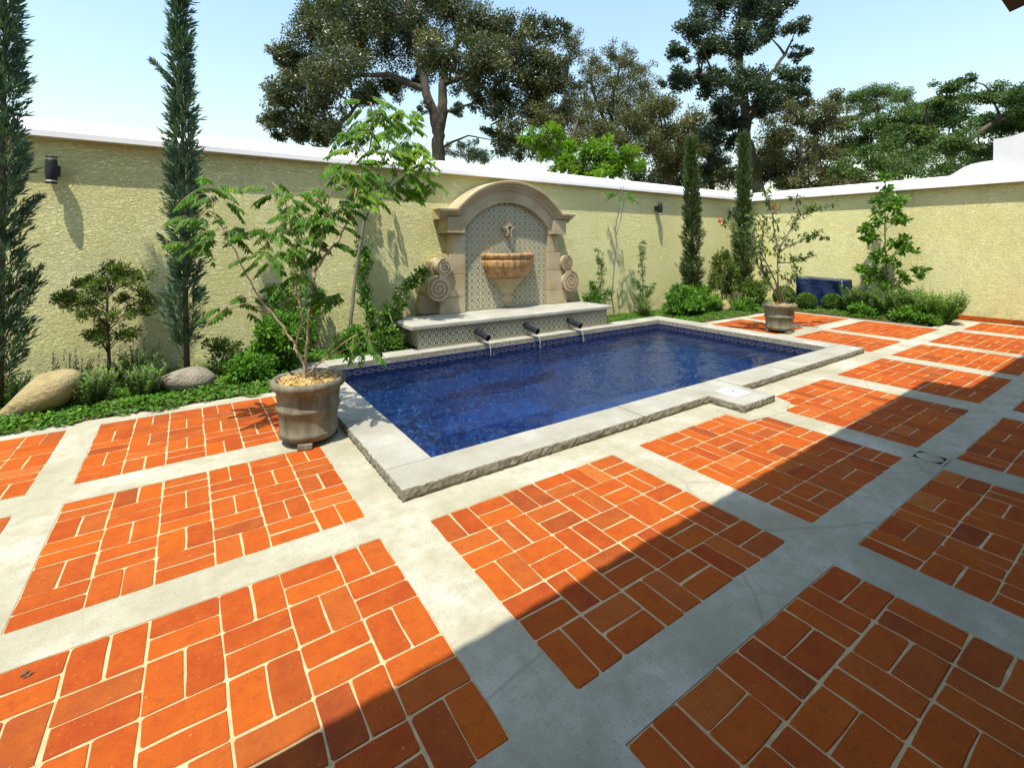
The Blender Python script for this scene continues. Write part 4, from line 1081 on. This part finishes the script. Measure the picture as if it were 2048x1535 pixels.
b = MB(); b.tube([(-.255,-.50,.03),(-.262,-.505,.4),(-.25,-.495,.70)], .008, 6); b.tube([(-.255,.505,.03),(-.262,.51,.4),(-.25,.50,.70)], .008, 6); b.tube([(-.25,.49,.705),(-.262,0,.72),(-.25,-.49,.705)], .007, 6); b.build('seam', M['seam'], cov)

# ---- pomegranate in the far pot
DP = (Vector((POT2[0], POT2[1], 0))).dot(FW)
def qp(u, v, dd=0.0): return at_d(u, v, DP+dd)
t = empty('pomegranate_bush', (POT2[0], POT2[1], .49), 'airy pomegranate bush with orange flowers growing in the far pot', 'bush'); b = MB(); lv = Leaves(); bl = Vector((POT2[0], POT2[1], .49))
polys = [[(1562,612),(1556,570),(1555,525),(1556,500),(1548,460),(1544,420),(1538,400),(1534,385)], [(1560,608),(1545,575),(1527,548),(1515,530),(1500,500),(1480,475),(1460,455),(1446,440)],
         [(1556,500),(1570,478),(1586,450),(1602,430),(1622,420),(1645,416),(1668,405)], [(1556,505),(1580,490),(1605,480),(1625,470),(1648,474)], [(1527,548),(1520,510),(1525,470),(1528,440)], [(1560,600),(1572,570),(1584,552),(1598,535)],
         [(1555,525),(1580,525),(1600,518),(1620,515)], [(1602,430),(1592,410),(1594,390)], [(1515,530),(1510,490),(1508,455),(1512,430)], [(1563,606),(1550,560),(1530,520),(1512,495),(1500,470)]]
for k, pl in enumerate(polys):
    dd = [0, -.25, .2, -.1, .15, -.15, .25, .2, .1, -.3][k]
    P = [qp(u, v, dd*i/len(pl)) for i, (u, v) in enumerate(pl)]
    b.tube([p-bl for p in P], [.016-.012*i/(len(P)-1) for i in range(len(P))], 6)
    for i in range(1 if k else 2, len(P)-1):
        for s in range(5):
            c = P[i].lerp(P[i+1], (s+random.random())/5); e = c + Vector((random.uniform(-.18,.18), random.uniform(-.18,.18), random.uniform(-.02,.15)))
            b.tube([c-bl, e-bl], [.004,.002], 4)
            m = 9; ss = np.linspace(.3, 1, m); PP = np.array(c)+(np.array(e)-np.array(c))*ss[:,None]
            lv.add(PP, unit(rdir(m)+np.array([0,0,-.15])), np.array([0,0,1.])+rdir(m)*.5, .10, .034)
b.build('branches', M['bark_grey'], t); lv.build('foliage', M['l_pom'], t)
for (u, v) in ((1440,441),(1549,414)):
    f = Leaves(); m = 40; c = np.array(qp(u, v, -.2 if u < 1500 else 0)); dd = rdir(m); f.add(c+dd*.01, dd, rdir(m), .036, .024); f.build('flower', M['flower'], t)

# ---- leafy young tree and bushes by the right wall
x_, y_ = 12.75, 3.98
t = empty('young_leafy_tree', (x_, y_, .01), 'tall young broad-leaved tree against the right wall', 'tree'); b = MB(); lv = Leaves()
b.tube([(0,0,0),(.02,0,.9),(-.01,.02,1.9),(0,.0,3.0)], [.022,.018,.012,.004], 7)
for (dy, z, r, n) in [(0,3.05,.16,90),(.0,2.8,.16,110),(.05,2.55,.18,120),(-.22,2.55,.2,170),(-.12,2.35,.2,130),(.1,2.25,.17,90),(-.25,2.1,.18,130),(0,2.05,.18,90),(.33,1.95,.17,130),(.22,1.75,.22,170),(-.3,1.6,.2,160),(-.1,1.55,.2,100),(-.33,1.42,.2,150),(.12,1.3,.24,150),(-.1,1.15,.22,120),(.35,1.0,.2,160),(.1,.95,.22,160),(-.25,.85,.22,120),(-.5,1.02,.18,130),(.2,.75,.22,150),(-.1,.65,.25,150)]:
    b.tube([(0,0,max(.1,z-.22)),(0,dy*.5,z-.06),(0,dy,z)], [.007,.005,.002], 4)
    leaf_cloud(lv, (x_-.05, y_+dy*1.15, z), (r,r*.9,r*.6), int(n*.62), .12, .065, 5, .3)
b.build('trunk', M['bark_grey'], t); lv.build('crown', M['l_bush'], t)
spiky('flowering_shrub', 12.35, 3.05, .62, .52, 120, .12, .022, M['l_bush'], 'spreading narrow-leaved green bush at the right end of the bed', cat='shrub', flowers=16)
spiky('flowering_shrub', 12.30, 3.70, .62, .46, 100, .12, .024, M['l_dark'], 'dense narrow-leaved bush at the foot of the young broad-leaved tree', cat='shrub', flowers=6)
spiky('leafy_plant', 12.45, 4.42, .62, .30, 36, .13, .026, M['l_dark'], 'loose upright plant right of the blue cover', cat='plant')
shrub('leafy_shrub', 12.05, 4.15, (.24,.34,.15), 1700, .08, .04, M['l_bush'], 'low bright ground plant along the paving below the loose upright plant')
shrub('leafy_shrub', 11.98, 3.25, (.26,.42,.16), 1900, .09, .035, M['l_bush'], 'low bright bush spilling to the paving edge at the right bed')

# ---- ground cover
def cover(name, regs, L, W, mat):
    lv = Leaves()
    for (xa, xb, ya, yb, n, edge) in regs:
        X = RNG.uniform(xa, xb, n); Y = RNG.uniform(ya, yb, n)
        lim = edge(X); d = np.maximum(Y-lim, 0) if edge is not None else 1
        keep = Y > lim; X, Y = X[keep], Y[keep]; d = Y-edge(X); m = len(X)
        Z = .008 + np.minimum(d*.35, .05)*RNG.random(m) + .012*RNG.random(m) + .03*np.clip(np.sin(X*5.1)*np.sin(Y*6.3+X), 0, 1)*np.clip(d*4,0,1)
        a = RNG.random(m)*2*PI
        lv.add(np.stack([X,Y,Z],1), np.stack([np.cos(a),np.sin(a),.15+.45*RNG.random(m)],1), np.array([0,0,1.])+rdir(m)*.45, L*(.7+.6*RNG.random(m)), W)
    o = lv.build(name, mat); tag(o, 'low green ground cover spreading through the flower beds', 'ground cover', kind='stuff'); return o
wob = lambda X, y0: y0 + .045*np.sin(X*7.3) + .035*np.sin(X*17.1+1) + .03*np.sin(X*31)
cover('ground_cover', [(-4.5, 1.12, 5.52, 6.5, 21000, lambda X: wob(X, 5.66)), (-4.5, 1.3, 6.4, 7.3, 9000, lambda X: X*0+6.4), (1.05, 2.75, 6.40, 7.25, 5200, lambda X: wob(X, 6.45)), (6.5, 8.3, 6.40, 7.2, 3600, lambda X: wob(X, 6.45)), (8.0, 11.9, 5.6, 7.2, 11000, lambda X: wob(X, 5.72)),
    (11.6, 13.2, 2.95, 7.2, 9000, lambda X: 2.95 + np.clip((11.80-X + .05*np.sin(X*40))*30, 0, 9))], .042, .026, M['l_cover'])
b = Leaves(); b.add(np.array([[-.50,2.45,.006],[-.51,2.46,.008]]), np.array([[1,.4,.3],[.8,.7,.4]]), np.array([[0,0,1.],[.3,0,1]]), .035, .018)
o = b.build('dry_leaf', M['l_dry']); tag(o, 'tiny dry curled leaf lying on a brick at lower left', 'leaf')

# ================================================================== TREES BEYOND THE WALLS
def big_tree(name, label, D, blobs, trunk, mat, leaf, dens, limb_r=.16, group='trees beyond the garden wall', flat=.8, bark_m=None, shell=.15, depth=1.0, clump_r=.33, hang=0.0, fat=1.35):
    """blobs: (u, v, radius px) on the photograph at distance D; trunk: polylines (u, v) + radii px"""
    px = D/948.8
    rr = random.Random(len(blobs)*7 + int(D)); tb = [at_d(u, v, D) for (u, v) in trunk[0][0]]
    base = Vector((tb[0].x, tb[0].y, -.05)); t = empty(name, base, label, 'tree', group); b = MB(); nodes = []
    for pts, r0, r1 in trunk:
        P = [at_d(u, v, D) for u, v in pts]
        if pts is trunk[0][0]: P = [Vector((P[0].x, P[0].y, -.05))] + P
        fine = []
        for i in range(len(P)-1):
            for k in range(4): fine.append(P[i].lerp(P[i+1], k/4) + Vector((rr.uniform(-1,1), rr.uniform(-1,1), rr.uniform(-.3,.3)))*px*3)
        fine.append(P[-1]); n = len(fine)
        b.tube([p-base for p in fine], [(r0+(r1-r0)*i/(n-1))*px for i in range(n)], 8); nodes += fine
    lv = Leaves()
    for (u, v, r) in blobs:
        dd = rr.uniform(-1, 1)*depth*r*px*2.2; c = at_d(u, v, D+dd); R = r*px*fat
        cand = sorted(nodes, key=lambda q: (q-c).length + (1.5*max(0, q.z-c.z)))[:4]; near = rr.choice(cand)
        mid = near.lerp(c, .5) + Vector((rr.uniform(-.3,.3), rr.uniform(-.3,.3), .12*(c-near).length))
        b.tube([near-base, near.lerp(mid,.5)-base+Vector((0,0,.05)), mid-base, c-base], [limb_r*.4, limb_r*.3, limb_r*.2, limb_r*.08], 6)
        nodes += [mid, c]
        for k in range(4):
            e = c + Vector((rr.uniform(-1,1), rr.uniform(-1,1), rr.uniform(-.5,.9)))*R*.75; b.tube([c-base, c.lerp(e,.5)-base+Vector((0,0,.05*R)), e-base], [limb_r*.14, limb_r*.09, limb_r*.03], 4, caps=False)
        n = int(dens*R*R*18)
        if hang: leaf_cloud(lv, c, (R, R, R*flat), n, leaf[0]*.56, leaf[1]*.6, max(9, int(14*R)), shell, -.2, clump_r=clump_r)
        else: leaf_cloud(lv, c, (R, R, R*flat), n, leaf[0]*.56, leaf[1]*.6, max(9, int(14*R)), shell, clump_r=clump_r)
    b.build('trunk', bark_m or M['bark_tree'], t); lv.build('crown', mat, t); return t

big_tree('broadleaf_tree', 'large spreading dark tree with forked trunk behind the fountain wall', 21,
  [(600,120,62),(568,190,45),(640,55,62),(700,30,62),(562,245,34),(620,225,58),(690,140,66),(672,255,36),(645,0,55),(760,20,62),(785,95,60),(835,50,60),(735,195,44),(850,-10,62),(905,20,60),(895,105,58),(955,50,60),(965,120,60),(1010,60,55),(1040,110,52),(1000,180,50),(1055,170,50),(1085,125,45),(1075,225,36),(1010,240,38),(955,195,26),(918,222,18),(1010,285,34),(1045,285,34),(985,270,22),(780,165,40),(560,272,18),(600,270,30),(640,275,20),(800,-40,70),(700,-40,60),(900,-50,60),(835,150,36),(850,215,14),(1115,170,36),(1115,60,32),(1105,240,34),(660,185,40),(600,170,40),(925,150,40),(548,185,26),(552,238,26),(562,115,28),(1085,180,40),(1060,55,36),(720,90,50)],
  [([(878,300),(876,262),(868,225),(850,180),(838,120),(820,60)], 15, 6), ([(876,262),(886,215),(882,170),(900,110),(930,60)], 12, 5), ([(850,180),(780,150),(720,150),(650,170)], 7, 3), ([(882,170),(960,140),(1030,130)], 7, 3), ([(650,290),(655,270),(690,240),(720,200)], 6, 3)],
  M['l_treeA'], (.24,.10), 105, .17, flat=.88, fat=1.28, clump_r=.3)
big_tree('slender_tree', 'small airy tree just right of the large spreading tree', 27, [(1140,85,26),(1150,110,24),(1125,130,24),(1135,165,20),(1145,200,20)], [([(1125,330),(1122,260),(1130,180),(1140,110)], 5, 2)], M['l_treeC'], (.24,.09), 60, .1)
big_tree('wispy_tree', 'greyish wispy-topped tree between the two tallest trees', 30, [(1190,125,30),(1225,110,28),(1250,135,34),(1280,140,28),(1210,165,38),(1165,165,28),(1255,185,38),(1290,180,30),(1180,205,36),(1230,220,40),(1285,225,36),(1150,230,36),(1200,260,36),(1260,270,36),(1300,260,34)], [([(1225,350),(1222,270),(1225,190),(1240,120)], 7, 2), ([(1222,270),(1190,200),(1180,130)], 4, 2)], M['l_treeC'], (.28,.09), 46, .12, clump_r=.28)
big_tree('tall_tree', 'tallest dark tree with open crown right of centre', 24,
  [(1440,5,50),(1500,15,52),(1548,15,42),(1390,60,42),(1358,105,28),(1420,95,40),(1480,80,42),(1535,70,34),(1590,60,26),(1596,108,20),(1368,160,36),(1420,160,40),(1480,170,48),(1540,170,44),(1585,150,32),(1450,205,36),(1520,215,42),(1570,195,34),(1480,245,32),(1340,170,20),(1600,185,18),(1470,-40,50),(1530,-40,45)],
  [([(1513,380),(1500,310),(1492,250),(1487,190),(1478,120),(1470,60)], 13, 5), ([(1492,250),(1515,200),(1540,150),(1570,110)], 6, 3), ([(1487,190),(1440,160),(1400,150)], 6, 3), ([(1525,390),(1515,330),(1500,280)], 8, 5)],
  M['l_treeB'], (.26,.12), 105, .17, flat=.76, fat=1.22, clump_r=.3)
big_tree('brownish_tree', 'brownish green tree behind the lime green shrub', 19, [(1085,235,38),(1130,235,40),(1180,245,44),(1100,285,36),(1150,280,36),(1210,275,34)], [([(1140,360),(1140,300),(1150,250)], 7, 3), ([(1140,300),(1100,260)], 4, 2)], M['l_treeC'], (.20,.085), 90, .13)
big_tree('brownish_tree', 'brownish green tree left of the tallest tree', 22, [(1260,240,42),(1310,215,40),(1335,260,44),(1300,305,44),(1380,250,36),(1375,315,40),(1250,290,36),(1340,335,34),(1330,215,28)], [([(1340,390),(1330,330),(1320,270)], 8, 3), ([(1330,330),(1370,280)], 5, 2)], M['l_treeC'], (.22,.09), 90, .14)
big_tree('dark_tree', 'dark low tree filling the gap beneath the tallest tree', 26, [(1415,280,38),(1430,325,32),(1390,290,36),(1408,345,30),(1440,250,36),(1530,345,30),(1460,285,22),(1360,360,34),(1310,355,32),(1560,360,30),(1270,350,26)], [([(1425,390),(1420,330),(1420,280)], 7, 3)], M['l_treeB'], (.26,.11), 90, .14)
big_tree('brownish_tree', 'brownish green tree right of the tallest tree', 23, [(1560,270,44),(1620,255,40),(1650,300,40),(1600,325,40),(1545,325,32),(1660,220,28),(1650,345,34),(1600,365,34),(1660,370,30),(1580,235,30),(1610,210,24)], [([(1605,390),(1602,330),(1600,270)], 8, 3), ([(1602,330),(1640,290)], 5, 2)], M['l_treeC'], (.24,.095), 85, .14)
big_tree('umbrella_tree', 'pale feathery umbrella-topped tree at right', 34, [(1715,200,34),(1760,185,36),(1800,195,32),(1835,215,30),(1740,215,30),(1700,240,22)], [([(1765,360),(1760,290),(1758,220)], 6, 3), ([(1760,290),(1800,240),(1830,220)], 4, 2)], M['l_treeD'], (.26,.09), 60, .13, flat=.5)
big_tree('evergreen_tree', 'broad deep green tree behind the white gable at far right', 22, [(1895,175,24),(1890,205,28),(1960,190,36),(2015,190,40),(2060,200,40),(1860,240,40),(1920,235,42),(1980,245,44),(2045,255,44),(1810,270,36),(1770,295,30),(1855,290,38),(1910,290,40),(1960,300,36),(1825,310,32),(2080,230,50),(1935,160,16)], [([(1900,380),(1905,320),(1910,260)], 10, 4), ([(1905,320),(1860,270),(1820,260)], 6, 3), ([(1910,300),(1980,250),(2030,220)], 6, 3)], M['l_treeD'], (.22,.11), 100, .18, flat=.6)
big_tree('leafy_tree', 'low bushy tree behind the right wall beneath the umbrella tree', 19, [(1715,325,32),(1760,330,34),(1805,335,34),(1850,335,32),(1690,345,26),(1740,305,24),(1890,335,26)], [([(1770,390),(1768,350),(1765,320)], 5, 2)], M['l_treeD'], (.18,.09), 95, .1)
big_tree('lime_shrub', 'lime green sunlit shrub just above the wall', 12.5, [(1065,275,26),(1100,270,28),(1095,300,30),(1140,295,32),(1180,300,34),(1160,330,34),(1215,310,32),(1255,318,28),(1230,338,30),(1270,335,20),(1120,325,30),(1190,340,30)], [([(1160,400),(1160,350),(1165,315)], 4, 2), ([(1160,350),(1100,300)], 3, 1), ([(1160,350),(1230,320)], 3, 1)], M['l_lime'], (.18,.08), 170, .07, depth=.5, shell=.05)
big_tree('grey_shrub', 'small bluish shrub seen past the big tree trunk', 33, [(905,300,18),(940,305,24),(965,312,24),(925,290,12),(950,285,8)], [([(935,380),(935,330),(940,305)], 3, 1)], M['l_treeB'], (.26,.1), 60, .08)
big_tree('grey_shrub', 'small bluish shrub low behind the wall left of the trunk', 30, [(690,275,16),(720,285,18),(655,285,12)], [([(700,360),(700,310),(700,285)], 3, 1)], M['l_treeD'], (.22,.09), 60, .08)

big_tree('brownish_tree', 'brownish tree low behind the corner of the two walls', 27, [(1690,300,36),(1680,250,30),(1700,355,34),(1640,375,30),(1735,365,28),(1450,355,34),(1500,350,26),(1390,365,28),(1330,300,30),(1540,300,36),(1670,200,22)], [([(1680,400),(1682,340),(1685,280)], 6, 3), ([(1682,340),(1560,330),(1460,345)], 4, 2)], M['l_treeC'], (.26,.10), 80, .12)
big_tree('evergreen_tree', 'dark green tree under the umbrella tree behind the right wall', 25, [(1740,255,34),(1780,245,36),(1820,240,34),(1720,290,30),(1790,290,34),(1850,215,28),(1870,275,36),(1930,320,30),(1980,330,34),(1890,350,28)], [([(1800,390),(1800,320),(1800,260)], 7, 3), ([(1800,320),(1860,280)], 4, 2)], M['l_treeD'], (.24,.11), 85, .14, flat=.7)
